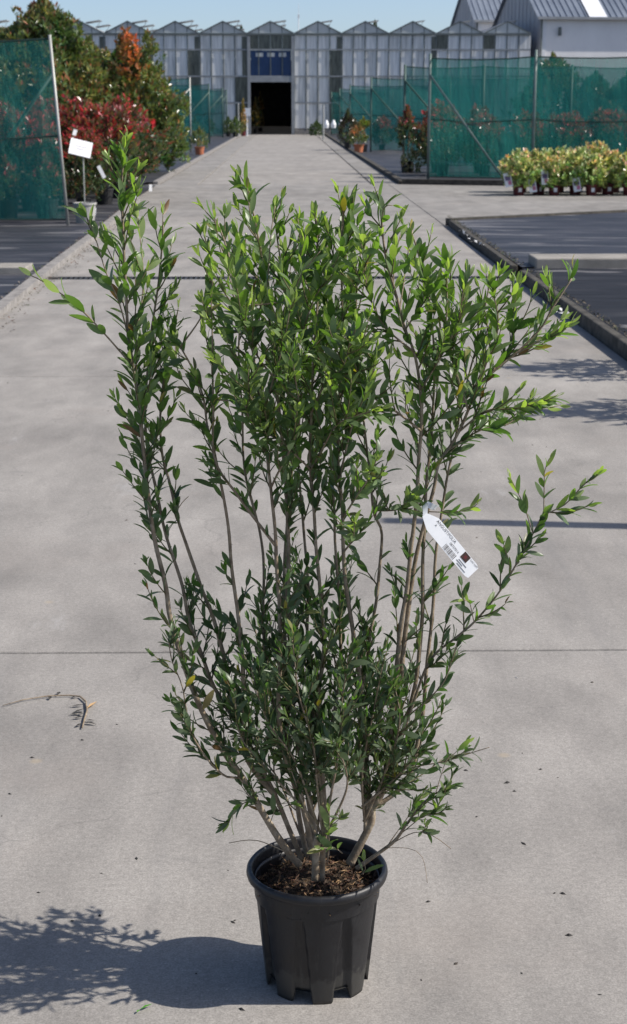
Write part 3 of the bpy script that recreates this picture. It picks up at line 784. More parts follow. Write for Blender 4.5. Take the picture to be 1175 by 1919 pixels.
# potted row in front of the right fence
pier = [shoots_mesh(81 + i, 150, .60, .40, .085, .022, 10, C_pieris, .04, 1, 7, zpow=.85, flat=.80) for i in range(3)]
for i in range(9):
    px = 972 + i * 34 + (0, 3, -2, 4, 0, -3, 2, 0, 0)[i]
    g0 = ground(px, 366 - (i % 2) * 1.5)
    plant('potted_pieris', f'yellow-green pink-tipped plant in red pot, {ORD[i]} from the left in front row', 'plant', (g0.x, g0.y, 0), pier[i % 3], None, P_red, .21, rn.uniform(.74, 1.12), rn.uniform(0, 6), 'plants in red pots')
for i in range(8):
    px = 976 + i * 35
    g0 = ground(px, 360)
    plant('potted_pieris', f'yellow-green pink-tipped plant in red pot, {ORD[i]} from the left in back row', 'plant', (g0.x, g0.y, 0), pier[(i + 1) % 3], None, P_red, .21, rn.uniform(.80, 1.32), rn.uniform(0, 6), 'plants in red pots')
# picture labels on the pots
for i, (px, py, lab) in enumerate(((952, 337, 'leftmost'), (998, 347, 'second from the left'), (1021, 333, 'third from the left'), (1081, 346, 'rightmost'))):
    p = at(px, py, 32.80); t = empty('picture_label', p, rn.uniform(-.4, .4)); tag(t, f'white picture label with pink print on the red pots, {lab}', 'label', 'picture labels on the red pots')
    w, h = .075, .14
    MB().prism([(-w, -.004), (w, -.004), (w, .004), (-w, .004)], -h, h).build('card', M['white'], t)
    MB().box(-w*.75, w*.75, -.0075, -.0055, -h*.1, h*.55).build('print', M['violet_ink'], t)
    MB().box(-w*.1, w*.8, -.0075, -.0055, -h*.75, -h*.15).build('print', M['pink_ink'], t)
    t.rotation_euler = (R(-14), R(rn.uniform(-12, 12)), rn.uniform(-.4, .4))
for i in range(7):
    g0 = ground(972 + i * 34 + (0, 3, -2, 4, 0, -3, 2)[i], 366 - (i % 2) * 1.5)
    sq = MB().box(-.035, .035, -.004, .0, -.04, .04).build('pot_sticker', M['white']); sq.location = (g0.x + .01, g0.y - .121, .115); sq.rotation_euler = (R(6), 0, rn.uniform(-.3, .3))
    tag(sq, f'small white sticker on red pot, {ORD[i]} sticker from the left', 'sticker', 'stickers on the red pots')

# single potted plants along the road
ph_tall = shoots_mesh(91, 110, 1.45, .40, .11, .022, 11, C_photinia, .5, .6, 6)
g0 = ground(762, 326)
t = plant('red_potted_shrub', 'upright red-tipped shrub with pale flowering plant at its foot, right kerb', 'shrub', (g0.x, g0.y, .06), ph_tall, photi_st, P_small, .28, 1.0)
def C_cream(rn, h, u): return jit((0.55, 0.47, 0.36), rn, .2) if rn.random() < .55 else jit((.12, .16, .05), rn)
fl = shoots_mesh(92, 60, .62, .32, .085, .03, 8, C_cream, .05, 1, 4)
plant('cream_plant', 'cream and green leafy plant below the upright red shrub', 'plant', (g0.x + .12, g0.y - .35, .06), fl)
g0 = ground(672, 288)
plant('orange_potted_plant', 'orange and green plant in terracotta pot by right kerb', 'plant', (g0.x, g0.y, .06), shoots_mesh(93, 110, .85, .48, .10, .022, 9, C_orange, .1, 1, 5), None, P_terra, .3)
plant('yellow_plant', 'bright yellow plant behind the orange potted plant', 'plant', (g0.x + .22, g0.y + .75, .06), shoots_mesh(94, 60, 1.05, .26, .09, .022, 9, C_yellow, .75, 1, 4), stems_mesh(9, 1.0, .15, 4, .012, 0), P_small, .28)
g0 = ground(664, 283)
plant('dark_leaved_shrub', 'square block of dark purple foliage behind orange potted plant', 'shrub', (g0.x - .22, g0.y + 1.5, .06), shoots_mesh(95, 300, 1.35, .62, .10, .024, 9, C_dark, .05, 1, 5), stems_mesh(8, 1.2, .4, 5), P_small, .28)
g0 = ground(591, 252)
plant('round_bush', 'round green bush at the right of the greenhouse doorway', 'bush', (g0.x, 108.5, .0), shoots_mesh(96, 150, .95, .58, .12, .03, 9, C_green, .0, 1, 4))
g0 = ground(374, 291)
plant('potted_shrub', 'small bronze shrub in round terracotta pot by left kerb', 'shrub', (g0.x, g0.y, .03), shoots_mesh(97, 120, .80, .50, .09, .02, 9, C_tall, .1, 1, 5), None, P_terra, .3, .95)
for px, yy, lab, fn, hh in ((428, 103, 'dark green bush left of the doorway, farther from it', C_green, 1.0), (441, 101, 'light green bush left of the doorway, nearer to it', C_yellow, .0)):
    g0 = at(px, 250, yy)
    def C_lg(rn, h, u): return jit((0.13, 0.16, 0.04), rn)
    plant('round_bush', lab, 'bush', (g0.x, yy, .03), shoots_mesh(int(px), 120, .95, .46, .11, .026, 9, C_green if hh else C_lg, .05, 1, 4), None, P_small, .28)
g0 = at(456, 250, 104)
def C_amber(rn, h, u): return jit((0.42, 0.24, 0.07), rn)
plant('climbing_plant', 'tall slim amber climbing plant left of the greenhouse doorway', 'plant', (g0.x, 104, .03), shoots_mesh(98, 100, 1.95, .24, .11, .03, 9, C_amber, .1, .8, 4), stems_mesh(10, 1.7, .12, 3), pot_mesh(.17, .3, M['red_pot']), .3)
# white stakes and hanging bags near the doorway
for px, pb, pt_, lab in ((606, 262, 196, 'white stake at right kerb near the greenhouse'), (447, 246, 193, 'white stake left of the greenhouse doorway')):
    g0 = ground(px, pb if pb > 255 else 256); hgt = at(px, pt_, g0.y).z
    s_ = MB().tube([(0, 0, 0), (0, 0, hgt)], 0.045, 6).build('stake', M['galv']); s_.location = (g0.x, g0.y, 0); tag(s_, lab, 'stake')
for px, lab in ((611.5, 'left'), (625, 'middle'), (639, 'right')):
    p = at(px, 233, 95.5)
    s_ = MB().lathe([(0.02, -.22), (.15, -.2), (.16, 0.0), (.10, .14), (.05, .24), (.02, .26)], 10).build('white_bag', M['white']); s_.location = p
    MB().tube([(0, 0, .25), (0, 0, 1.0)], .012, 4).build('cord', M['wire'], s_)
    tag(s_, f'small white bag hanging by the far right fence, {lab} of three', 'bag', 'white bags by the far fence')
bx = MB().box(-.22, .22, -.1, .1, 1.25, 1.75).tube([(0, 0, 0), (0, 0, 1.25)], .05, 6).build('notice_box', M['skylight']); g0 = at(463, 250, 106); bx.location = (g0.x, 106, 0)
tag(bx, 'pale blue notice box on a stake left of the doorway', 'box')

for i, (x, yy, hh, fn, lab) in enumerate(((-2.15, 116.0, 2.1, C_amber, 'amber leafy plant inside the dim doorway, nearest'), (-2.2, 121.0, 2.3, C_green, 'green leafy plant inside the dim doorway, middle'), (-2.0, 127.0, 2.6, C_amber, 'amber leafy plant deep inside the dim doorway'))):
    plant('aisle_plant', lab, 'plant', (x, yy, .015), shoots_mesh(120 + i, 90, hh, .38, .14, .035, 9, fn, .2, .9, 5), stems_mesh(13, hh * .8, .2, 3), P_small, .28)
# trees behind the greenhouse
trm = shoots_mesh(101, 500, 5.0, 2.6, .3, .09, 9, C_tree, .2, .8, 7); trs = stems_mesh(12, 7, 1.0, 4, .16, 0)
for px, py, lab in ((703, 47, 'distant tree top just right of the mast'), (790, 62, 'distant tree top left of the rear shed'), (452, 58, 'distant tree top above the doorway gable')):
    p = at(px, py, 190); t = empty('distant_tree', (p.x, 190, 0)); tag(t, lab + ' behind the greenhouse', 'tree')
    c = link(bpy.data.objects.new('crown', trm), t); c.location.z = p.z - 4.9
    MB().tube([(0, 0, 0), (0.1, 0, p.z - 4)], [.3, .2], 7).build('trunk', M['bark'], t)

# white sign on a rod in a grey pot, left
g0 = ground(160, 421)
sp = empty('sign_pot', (g0.x, g0.y, .03)); tag(sp, 'grey pot holding the white sign on a rod', 'pot')
link(bpy.data.objects.new('pot', pot_mesh(.17, .30, M['grey_pot'], 24)), sp)
sg = empty('plant_sign', (g0.x, g0.y, .03)); tag(sg, 'blank-looking white sign on thin rod standing in grey pot', 'sign')
MB().tube([(0, 0, .1), (0, .0, .98)], .010, 7).build('rod', M['galv'], sg)
bd_ = MB().box(-.165, .165, -.008, .008, -.15, .15).build('board', M['white'], sg); bd_.location = (-.03, -.03, 1.10); bd_.rotation_euler = (R(-42), R(14), R(8))
def text_mesh(body, size, mat):
    cu = bpy.data.curves.new('text', 'FONT'); cu.body = body; cu.size = size
    to = bpy.data.objects.new('text_tmp', cu); COL.objects.link(to)
    dg = bpy.context.evaluated_depsgraph_get(); me = bpy.data.meshes.new_from_object(to.evaluated_get(dg))
    bpy.data.objects.remove(to); me.materials.clear(); me.materials.append(mat); return me
for q, w_ in ((.02, .16), (-.03, .11)):
    MB().box(-w_ / 2, w_ / 2, -.0105, -.009, q - .004, q + .004).build('print', M['violet_ink'], bd_)
# small white plant tags in the left shrubs
for i, (px, py, yy, hh) in enumerate(((190, 322, 26.9, .11), (176, 396, 26.4, .06), (282, 352, 33.0, .07), (254, 365, 31.0, .06), (140, 248, 27.0, .05))):
    o = MB().box(-.03, .03, -.003, .003, -hh, hh).build('plant_tag', M['white']); o.location = at(px, py, yy); o.rotation_euler = (R(-15), R((-25, 10, 5, -8, 20)[i]), .2)
    tag(o, 'small white tag among the left potted shrubs, ' + ('long slanted one', 'one at grey pot', 'one on pot nearest the cross road', 'one low by the kerb', 'one high beside the net post')[i], 'tag')

# shrubs and post just outside the frame on the right whose shadows cross the road
sh_c = shoots_mesh(111, 120, 1.35, .42, .10, .018, 10, C_green, .35, 1, 5)
for i, (x, yy) in enumerate(((3.22, 10.55), (3.05, 8.95))):
    plant('edge_shrub', ('leafy shrub whose shadow falls on the road beside right kerb, farther', 'leafy shrub whose shadow falls on the road at right edge, nearer')[i], 'shrub', (x, yy, .088), sh_c, photi_st, P_small, .28, (1.0, .95)[i], i * 2.0)
ps = MB().box(-.045, .045, -.045, .045, -.02, 2.72).build('timber_post', M['wood']); ps.location = (3.32, 6.27, .08); tag(ps, 'timber post right of the frame casting long thin shadow', 'post')

# ------------------------------------------------------------------ debris on the concrete
rn = random.Random(77); m = MB()
def crumb(p, L, W, h, a, col):
    d = Vector((math.cos(a), math.sin(a), 0)); s = Vector((-d.y, d.x, 0))
    m.add([p + d * L, p + s * W, p - d * L, p - s * W, p + Vector((0, 0, h))], [(0, 1, 4), (1, 2, 4), (2, 3, 4), (3, 0, 4)], col)
for i in range(170):
    yy = 2.3 + 11 * rn.random() ** 1.7; x = rn.uniform(-2.2, 2.2); L = rn.uniform(.002, .0055)
    crumb(Vector((x, yy, 0.0005)), L * rn.uniform(1, 2), L * .8, L * .6, rn.uniform(0, 6), rn.choice([(.03, .026, .022), (.05, .04, .03), (.025, .025, .022), (.42, .40, .37)]))
for px, py, L in ((873, 1444, .007), (950, 1467, .010), (1013, 1442, .006), (964, 1483, .006), (1055, 1675, .008), (1039, 1674, .005), (1066, 1753, .009), (802, 1690, .007), (18, 1488, .006), (60, 1420, .007),
                  (219, 1358, .005), (154, 1387, .006), (893, 1531, .005), (135, 1726, .005), (72, 1673, .005), (453, 1892, .008), (440, 1725, .004)):
    crumb(ground(px, py, .0005), L, L * .5, L * .55, rn.uniform(-.6, .6), (.022, .020, .018))
tag(m.build('dirt_crumbs', M['chips']), 'scattered dark crumbs of dirt on the concrete', 'debris', kind='stuff')
m = MB()
for i in range(1500):       # leaf litter and moss along the left kerb, and weeds on both kerbs
    t = rn.random(); yy = 8 + 22 * t ** 1.2
    kx = np.interp(yy, [p[1] for p in LK], [p[0] for p in LK])
    if rn.random() < .45: x = kx + abs(rn.gauss(0, .10)) + .005; z = .001
    else: x = kx - .11 - abs(rn.gauss(0, .035)); z = .032
    c = rn.choice([(.16, .075, .045), (.11, .075, .05), (.07, .06, .04), (.06, .075, .03), (.24, .20, .16)])
    L = rn.uniform(.006, .024)
    d = Vector((math.cos(rn.uniform(0, 6)), math.sin(rn.uniform(0, 6)), rn.uniform(0, .5))).normalized()
    leaf_card(m, Vector((x, yy, z)), d, Vector((0, 0, 1)) + rdir(rn) * .4, L * 1.8, L * .4, c)
for i in range(1300):
    t = rn.random(); yy = 9 + 16 * t
    if 16.5 < yy < 17.0: continue
    x = 2.46 + abs(rn.gauss(0, .035)); c = rn.choice([(.10, .085, .06), (.06, .055, .04), (.16, .13, .09), (.05, .07, .02)])
    L = rn.uniform(.006, .022); d = Vector((rn.uniform(-1, 1), rn.uniform(-1, 1), rn.uniform(0, .6))).normalized()
    leaf_card(m, Vector((x, yy, .096)), d, Vector((0, 0, 1)), L * 1.7, L * .4, c)
tag(m.build('leaf_litter', M['chips']), 'brown leaf litter and moss along the kerbs', 'litter', kind='stuff')
# bits of crumpled white plastic on the right kerb
m = MB()
for (px0, py0, px1, py1, n) in ((864, 432, 905, 462, 16), (1048, 583, 1078, 600, 8)):
    for i in range(n):
        u = i / n; p = ground(px0 + (px1 - px0) * u + rn.uniform(-4, 4), py0 + (py1 - py0) * u + rn.uniform(-2, 2), .11)
        d = rdir(rn); d.z = abs(d.z) * .3; d.normalize(); leaf_card(m, p, d, Vector((0, 0, 1)) + rdir(rn) * .5, rn.uniform(.03, .08), rn.uniform(.01, .02), (.7, .7, .7))
tag(m.build('plastic_scraps', M['chips']), 'crumpled white plastic scraps along the right kerb edge', 'litter', kind='stuff')

# dry twig on the concrete, lower left
tw = empty('dry_twig', ground(150, 1310)); tag(tw, 'dry broken twig lying on the concrete at left', 'twig'); o0 = Vector(tw.location)
pts = [ground(px, py, .006) - o0 for px, py in ((5, 1322), (45, 1311), (92, 1304), (130, 1303), (150, 1305), (161, 1315), (163, 1332), (158, 1348), (154, 1364))]
MB().tube(pts, [.0012, .0018, .002, .0022, .0025, .003, .003, .0028, .002], 6).build('stem', M['bark'], tw, True)
for px, py, qx, qy in ((160, 1320, 130, 1324), (161, 1327, 132, 1338), (160, 1334, 128, 1340), (160, 1342, 134, 1347), (157, 1352, 182, 1358), (156, 1355, 140, 1362), (146, 1304, 132, 1308), (108, 1302, 112, 1296), (95, 1304, 92, 1311), (162, 1328, 182, 1314), (160, 1350, 178, 1350), (158, 1338, 140, 1336)):
    a, b_ = ground(px, py, .008) - o0, ground(qx, qy, .004) - o0; mm = MB(); c = (.42, .27, .13) if qy == 1314 else (.035, .032, .026)
    leaf_card(mm, a, (b_ - a).normalized(), Vector((.1, .2, 1)), (b_ - a).length, .006, c); mm.build('leaf', M['chips'], tw)
lf_ = MB(); a = ground(262, 1892, .004); leaf_card(lf_, Vector((0, 0, 0)), Vector((.8, .5, .12)).normalized(), Vector((0, .3, 1)), .028, .005, (.10, .30, .03))
leaf_card(lf_, Vector((0, 0, 0)), Vector((-.3, -.8, .1)).normalized(), Vector((0, .3, 1)), .014, .003, (.10, .30, .03))
o = lf_.build('fallen_leaf', M['shrub_leaf']); o.location = a; tag(o, 'small fresh green fallen leaf on shaded concrete left of pot', 'leaf')

# ------------------------------------------------------------------ the potted shrub
D0 = 2.905
base = at(594, 1845, D0); PX = base.x
shrub = empty('potted_shrub', (PX, D0, 0))
tag(shrub, 'large leafy multi-stemmed shrub in ribbed black plastic pot on the concrete', 'shrub')
ORG = Vector((PX, D0, 0))

# pot: eight tapering columns that end in feet, triangular recesses between
def pot_body():
    n, nz = 192, 26; vs, fs = [], []
    for j in range(nz + 1):
        v = j / nz
        for k in range(n):
            th = 2 * math.pi * k / n
            u = ((th + 0.30) % (math.pi / 4)) / (math.pi / 4)         # 0..1 within one column+recess
            d = abs(u - .5) * 2                                       # 0 at column middle
            zb = 0.024 * min(1, max(0, (d - .50) / .10))
            z = zb + (0.226 - zb) * v
            h = z / 0.226
            wcol = .56 + .40 * h                                      # column widens upward
            mask = min(1, max(0, (wcol - d) / .07)); mask = mask * mask * (3 - 2 * mask)
            r = 0.1025 + 0.0225 * h - 0.0095 * (1 - mask) * (1 - max(0, h - .85) / .15) * min(1, (1.02 - h) * 3)
            vs.append((r * math.cos(th), r * math.sin(th), z))
    for j in range(nz):
        for k in range(n):
            k2 = (k + 1) % n; fs.append((j*n + k, j*n + k2, (j+1)*n + k2, (j+1)*n + k))
    return MB().add(vs, fs)
pb = pot_body().build('pot', M['pot'], shrub, True)
sol = pb.modifiers.new('solid', 'SOLIDIFY'); sol.thickness = 0.003; sol.offset = -1
MB().lathe([(0.0005, .026), (.100, .026)], 48).build('pot_floor', M['pot'], pb)
rim = [(.1265, .226), (.1330, .2275), (.1385, .2305), (.1402, .2365), (.1392, .2430), (.1360, .2472), (.1320, .2480), (.1290, .2450), (.1278, .240), (.1258, .215), (.124, .19)]
MB().lathe(rim, 96).build('rim', M['pot'], pb, True)
# soil
sv, sf = [(0, 0, .208)], []
nr, na = 14, 64
for i in range(1, nr + 1):
    for k in range(na):
        a = 2 * math.pi * k / na; r = .1245 * i / nr; p = Vector((r * math.cos(a), r * math.sin(a), 0))
        sv.append((p.x, p.y, .205 + .012 * noise.noise(p * 30) + .006 * noise.noise(p * 90) - .006 * (i / nr) ** 4))
for k in range(na): sf.append((0, 1 + k, 1 + (k + 1) % na))
for i in range(nr - 1):
    for k in range(na):
        a, b_ = 1 + i * na + k, 1 + i * na + (k + 1) % na; sf.append((a, a + na, b_ + na, b_))
so = MB().add(sv, sf).build('soil', M['soil'], shrub, True)
rn = random.Random(5); m = MB()
for i in range(1500):
    a = rn.uniform(0, 6.3); r = .119 * math.sqrt(rn.random()); p = Vector((r * math.cos(a), r * math.sin(a), .2065 + .012 * noise.noise(Vector((r * math.cos(a), r * math.sin(a), 0)) * 30) + rn.uniform(0, .005)))
    d = rdir(rn); d.z *= .35; d.normalize()
    c = rn.choice([(.10, .055, .03), (.17, .10, .05), (.05, .03, .02), (.24, .15, .075), (.03, .02, .014), (.13, .06, .035)])
    leaf_card(m, p, d, rdir(rn), rn.uniform(.006, .022), rn.uniform(.0008, .0026), c)
tag(m.build('bark_mulch', M['chips'], shrub), kind='stuff')

# --- stems traced on the photograph: pixel, with the depth of base and tip behind the pot centre
def spline(pts, step=0.012):
    out = []
    n = len(pts)
    for i in range(n - 1):
        p0, p1, p2, p3 = pts[max(i-1, 0)], pts[i], pts[i+1], pts[min(i+2, n-1)]
        k = max(2, int((p2 - p1).length / step))
        for j in range(k):
            t = j / k
            out.append(0.5 * ((2*p1) + (p2 - p0)*t + (2*p0 - 5*p1 + 4*p2 - p3)*t*t + (3*p1 - p0 - 3*p2 + p3)*t**3))
    out.append(pts[-1].copy())
    return out

LEAVES = []                    # (p, d, n, L, W, tone)
rn = random.Random(2024)

def add_leaf(p, d, n, L, W, tone):
    LEAVES.append((p.copy(), d.normalized(), n.normalized(), L, W, tone))

def leafy(pts, gap, size, tone0, tone1, start=0.0, keep=0.95, spread=(.30, .82), phase=None, tip=True):
    """Opposite pairs, each turned a quarter round from the last, along a shoot."""
    L = 0.0; nxt = start; q = rn.uniform(0, 3.14) if phase is None else phase
    tot = sum((b - a).length for a, b in zip(pts, pts[1:])) or 1e-6
    for a, b in zip(pts, pts[1:]):
        seg = (b - a).length
        while nxt <= L + seg:
            u = nxt / tot; p = a.lerp(b, (nxt - L) / max(seg, 1e-9)); t = (b - a).normalized()
            ref = Vector((0, 0, 1)) if abs(t.z) < .9 else Vector((0, 1, 0))
            s = t.cross(ref).normalized(); w = s.cross(t)
            for k in (0, 1):
                if rn.random() > keep: continue
                ang = q + math.pi * k + rn.uniform(-.35, .35)
                rad = s * math.cos(ang) + w * math.sin(ang)
                op = rn.uniform(*spread) * (1 - .35 * u)
                d = t * math.cos(op) + rad * math.sin(op) + rdir(rn) * .10 + Vector((0, 0, -.05))
                d.normalize()
                nn = t - d * t.dot(d) + rdir(rn) * .42
                ln = size * rn.uniform(.62, 1.2) * (1 - .35 * u ** 3)
                add_leaf(p + rad * .001, d, nn, ln, ln * rn.uniform(.112, .168), min(1, max(0, tone0 + (tone1 - tone0) * u + rn.uniform(-.26, .22))))
            q += math.pi / 2 + rn.uniform(-.25, .25); nxt += gap * rn.uniform(.75, 1.25)
        L += seg
    if tip:
        t = (pts[-1] - pts[-2]).normalized()
        for k in range(2):
            d = t + rdir(rn) * .28
            add_leaf(pts[-1], d, rdir(rn), size * rn.uniform(.40, .70), size * .08, min(1, tone1 + rn.uniform(0, .2)))

def twig_path(p, t, L, up=.55, n=6):
    d = t.normalized(); out = [p.copy()]; q = p.copy()
    wob = rdir(rn) * .18
    for i in range(n):
        d = (d + Vector((0, 0, up / n)) + wob / n * 1.5 + rdir(rn) * .05).normalized(); q = q + d * (L / n); out.append(q.copy())
    return out

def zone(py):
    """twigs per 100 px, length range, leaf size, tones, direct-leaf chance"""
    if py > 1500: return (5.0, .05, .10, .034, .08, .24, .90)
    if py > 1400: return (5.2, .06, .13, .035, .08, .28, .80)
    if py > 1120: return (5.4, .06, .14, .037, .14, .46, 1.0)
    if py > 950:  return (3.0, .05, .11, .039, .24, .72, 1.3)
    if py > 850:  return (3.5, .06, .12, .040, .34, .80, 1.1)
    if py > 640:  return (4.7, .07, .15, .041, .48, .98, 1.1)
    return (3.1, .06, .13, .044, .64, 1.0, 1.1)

def branch(pix, d0, d1, r0, r1, dens=1.0, bare=None, leaf_from=1535, dirbias=None, scale=1.0, shoot=False, dpow=1.0):
    """pix: photo pixels from the foot up; d0, d1: depth of foot and tip relative to the pot centre."""
    n = len(pix); cum = [0]
    for a, b in zip(pix, pix[1:]): cum.append(cum[-1] + math.hypot(a[0] - b[0], a[1] - b[1]))
    world = [at(x, y, D0 + d0 + (d1 - d0) * (c / cum[-1]) ** dpow) for (x, y), c in zip(pix, cum)]
    pts = spline(world); k = len(pts)
    jig = [p + Vector((noise.noise(p * 9), noise.noise(p * 9 + Vector((7, 0, 0))), 0)) * .0035 for p in pts]
    m = MB()
    rad = [.86 * r0 + (r1 - .86 * r0) * (i / (k - 1)) ** .80 for i in range(k)]
    rad = [r * (1 + .10 * noise.noise(p * 60)) for r, p in zip(rad, jig)]
    m.tube([p - ORG for p in jig], rad, 9 if r0 > .004 else 6)
    acc = 0.0
    for i in range(1, k):
        p = jig[i]; t = (jig[i] - jig[i-1]); px, py, z = project(p); seg_px = t.length * F_PX / z; t.normalize()
        if py > leaf_from: continue
        tw, l0, l1, ls, t0, t1, dl = zone(py)
        if bare and bare[0] > py > bare[1]: tw *= .25; dl *= .35
        acc += seg_px / 100 * tw * dens * .80
        while acc > 1 or (acc > 0 and rn.random() < acc * .0):
            acc -= 1
            side = rdir(rn); side = (side - t * side.dot(t)).normalized()
            if dirbias: side = (side + Vector(dirbias)).normalized()
            L = min(rn.uniform(l0, l1) * scale, .03 + .45 * (jig[-1] - p).length) if r0 > .0035 else rn.uniform(l0, l1) * scale * min(1, .35 + (jig[-1] - p).length / .12)
            path = twig_path(p, t * rn.uniform(.55, 1.1) + side * .62, L)
            m.tube([q - ORG for q in path], [.0017, .0015, .0013, .0012, .001, .0009, .0007], 4, mat=1)
            leafy(path, ls * .66, ls, t0, t1, L * .12)
        if rn.random() < dl * seg_px / 34 * dens:
            for sg in (0, 1):
                side = rdir(rn); side = (side - t * side.dot(t)).normalized()
                d = (t * .8 + side * rn.uniform(.5, 1.0))
                add_leaf(p + side * rad[i], d, t - d.normalized() * t.dot(d.normalized()) + rdir(rn) * .3, ls * rn.uniform(.8, 1.15), ls * rn.uniform(.115, .165), t0 + rn.uniform(-.1, .2))
    if shoot: leafy(jig[k // 3:], .026 * shoot, .042 * shoot, .55, 1.0, 0, .97)
    o = m.build('branch', [M['bark'], M['green_stem']], shrub, True)
    return jig

S = {}
TRACED = []
_branch = branch
def branch(pix, d0, d1, *a, **k):
    '''As above, but a side branch starts on the nearest older branch below it.'''
    if TRACED and pix[0][1] < 1590:
        w = at(pix[0][0], pix[0][1], D0 + d0)
        q = min((q for j in TRACED for q in j[::3] if q.z < w.z + .01), key=lambda q: (q - w).length)
        x, y, _ = project(q)
        pix = [(x, y)] + list(pix[1:] if math.hypot(x - pix[0][0], y - pix[0][1]) < 60 else pix); d0 = q.y - D0
    j = _branch(pix, d0, d1, *a, **k)
    if a and a[0] > .003: TRACED.append(j)
    return j
S['left'] = branch([(562,1622),(540,1598),(494,1525),(454,1456),(419,1410),(387,1349),(352,1265),(320,1161),(309,1100),(283,970),(270,850),(258,760),(251,700),(239,623),(236,546),(231,470),(230,380),(230,292)], -.015, -.03, .0088, .0018, 1.3, (1400, 1000), scale=.9, dirbias=(-.1, -.1, 0))
branch([(566,1612),(520,1500),(460,1380),(422,1320),(396,1277),(375,1219),(352,1155),(340,1100),(312,1003),(292,915),(278,843),(272,760),(280,660),(292,560),(302,470),(306,415)], .02, .07, .0064, .0016, 1.05, (1150, 980), scale=.8)
branch([(480,1420),(442,1340),(425,1268),(413,1210),(399,1155),(375,1100),(350,1020),(333,969),(316,898),(305,850),(300,770),(308,700),(328,604)], .05, .05, .0065, .0014, .8, (1160, 980), scale=.65)
branch([(236,480),(231,400),(230,300)], -.03, -.03, .0022, .001, 0, leaf_from=800, shoot=1.4)
branch([(239,690),(187,617),(141,571),(86,531),(58,517)], -.03, -.10, .0026, .001, .1, leaf_from=800, shoot=1.25)
branch([(240,640),(224,571),(199,510),(175,439),(162,408)], -.03, -.05, .0022, .001, .2, leaf_from=800, shoot=1.25)
branch([(250,650),(262,590),(268,520),(262,440),(256,400)], .0, .06, .002, .001, .3, leaf_from=800, shoot=1.25)
branch([(500,1480),(461,1413),(458,1306),(455,1254),(448,1167),(438,1100),(428,1003),(418,925),(404,850),(388,800),(378,740),(360,690),(338,650)], .03, -.04, .0072, .0015, .75, (1140, 960), scale=.65)
branch([(397,640),(394,560),(392,470)], -.05, -.08, .002, .001, .2, leaf_from=900, shoot=True)
S['c1'] = branch([(588,1612),(572,1528),(558,1470),(537,1427),(523,1355),(523,1283),(526,1196),(519,1080),(515,1000),(505,880),(490,760),(470,640),(440,540),(425,470),(405,410)], .01, -.05, .0070, .0015, 1.0, (1130, 960))
S['c2'] = branch([(598,1612),(585,1530),(568,1440),(549,1340),(543,1225),(537,1120),(540,1040),(536,960),(530,850),(518,720),(506,600),(490,480),(470,380),(463,352)], .04, .05, .0084, .0014, 1.1, (1150, 1000))
branch([(575,1605),(556,1500),(540,1400),(535,1254),(532,1080),(540,960),(548,840),(545,700),(535,560),(520,440),(515,388)], .06, .14, .0066, .0014, 1.0, (1150, 1000))
branch([(510,1003),(482,980),(445,928),(404,860),(398,760),(397,606),(392,477),(386,462)], .0, -.06, .004, .001, .55, shoot=False, scale=.6)
branch([(530,1400),(505,1290),(494,1181),(494,1080),(486,1000),(460,880),(452,760),(448,640),(455,520),(462,440)], .075, .20, .0046, .0014, .9, (1130, 970))
branch([(614,1606),(608,1500),(600,1400),(596,1300),(607,1209),(602,1112),(590,1000),(580,880),(584,760),(590,640),(596,520),(592,408)], .03, .02, .0072, .0014, 1.1, (1120, 980))
branch([(606,1420),(585,1330),(575,1220),(578,1100),(570,1000),(560,860),(565,720),(575,600),(566,470),(570,430)], .07, .20, .0048, .0014, 1.0, (1120, 980))
branch([(628,1420),(632,1300),(638,1145),(628,1010),(622,880),(618,760),(612,640),(610,540),(612,436)], .08, .12, .0046, .0014, 1.0, (1120, 960))
# right trunk forking
branch([(657,1619),(689,1559),(699,1530),(692,1490)], .02, .02, .0110, .0066, 0)
branch([(699,1530),(689,1468),(683,1355),(673,1274),(663,1193),(652,1115),(646,1048),(640,956),(633,864),(636,760),(640,640),(642,500),(644,374)], .02, .03, .0074, .0013, 1.0, (1200, 950))
branch([(697,1535),(676,1420),(676,1306),(686,1242),(696,1177),(709,1099),(716,1002),(698,956),(690,860),(676,740),(668,620),(672,520),(680,440)], .03, .12, .0055, .0012, .9, (1200, 980))
branch([(700,1528),(712,1494),(728,1436),(731,1371),(741,1274),(754,1161),(762,1103),(774,986),(784,894),(790,796),(786,720),(775,660),(759,617),(742,550),(727,490),(716,415),(712,380)], .02, -.02, .0080, .0018, .9, (1380, 900))
branch([(716,415),(718,390),(735,385)], -.02, -.04, .0014, .0008, .1, leaf_from=900, shoot=True)
branch([(706,1520),(738,1387),(747,1306),(760,1193),(773,1080),(793,986),(814,910),(823,870),(854,821),(882,757),(892,726),(937,688),(982,651),(1019,610),(1034,580),(1072,522)], .0, .02, .0080, .0016, .8, (1380, 900))
branch([(978,656),(1020,635),(1052,614)], .01, -.03, .002, .001, .4, leaf_from=900, shoot=True)
branch([(1034,580),(1040,555),(1036,535)], .01, .03, .0016, .001, .2, leaf_from=900, shoot=True)
branch([(712,1510),(745,1400),(767,1329),(783,1261),(790,1177),(793,1080),(797,980),(802,894),(808,833),(815,740),(812,640),(800,540),(775,450),(768,432)], .04, .12, .0066, .0014, .9, (1380, 900))
branch([(712,1523),(741,1484),(770,1445),(783,1387),(791,1339),(799,1274),(809,1161),(815,1080),(820,1026),(830,956),(842,879),(858,800),(880,700),(900,620),(918,535)], .0, .10, .0060, .0013, .75, (1380, 930))
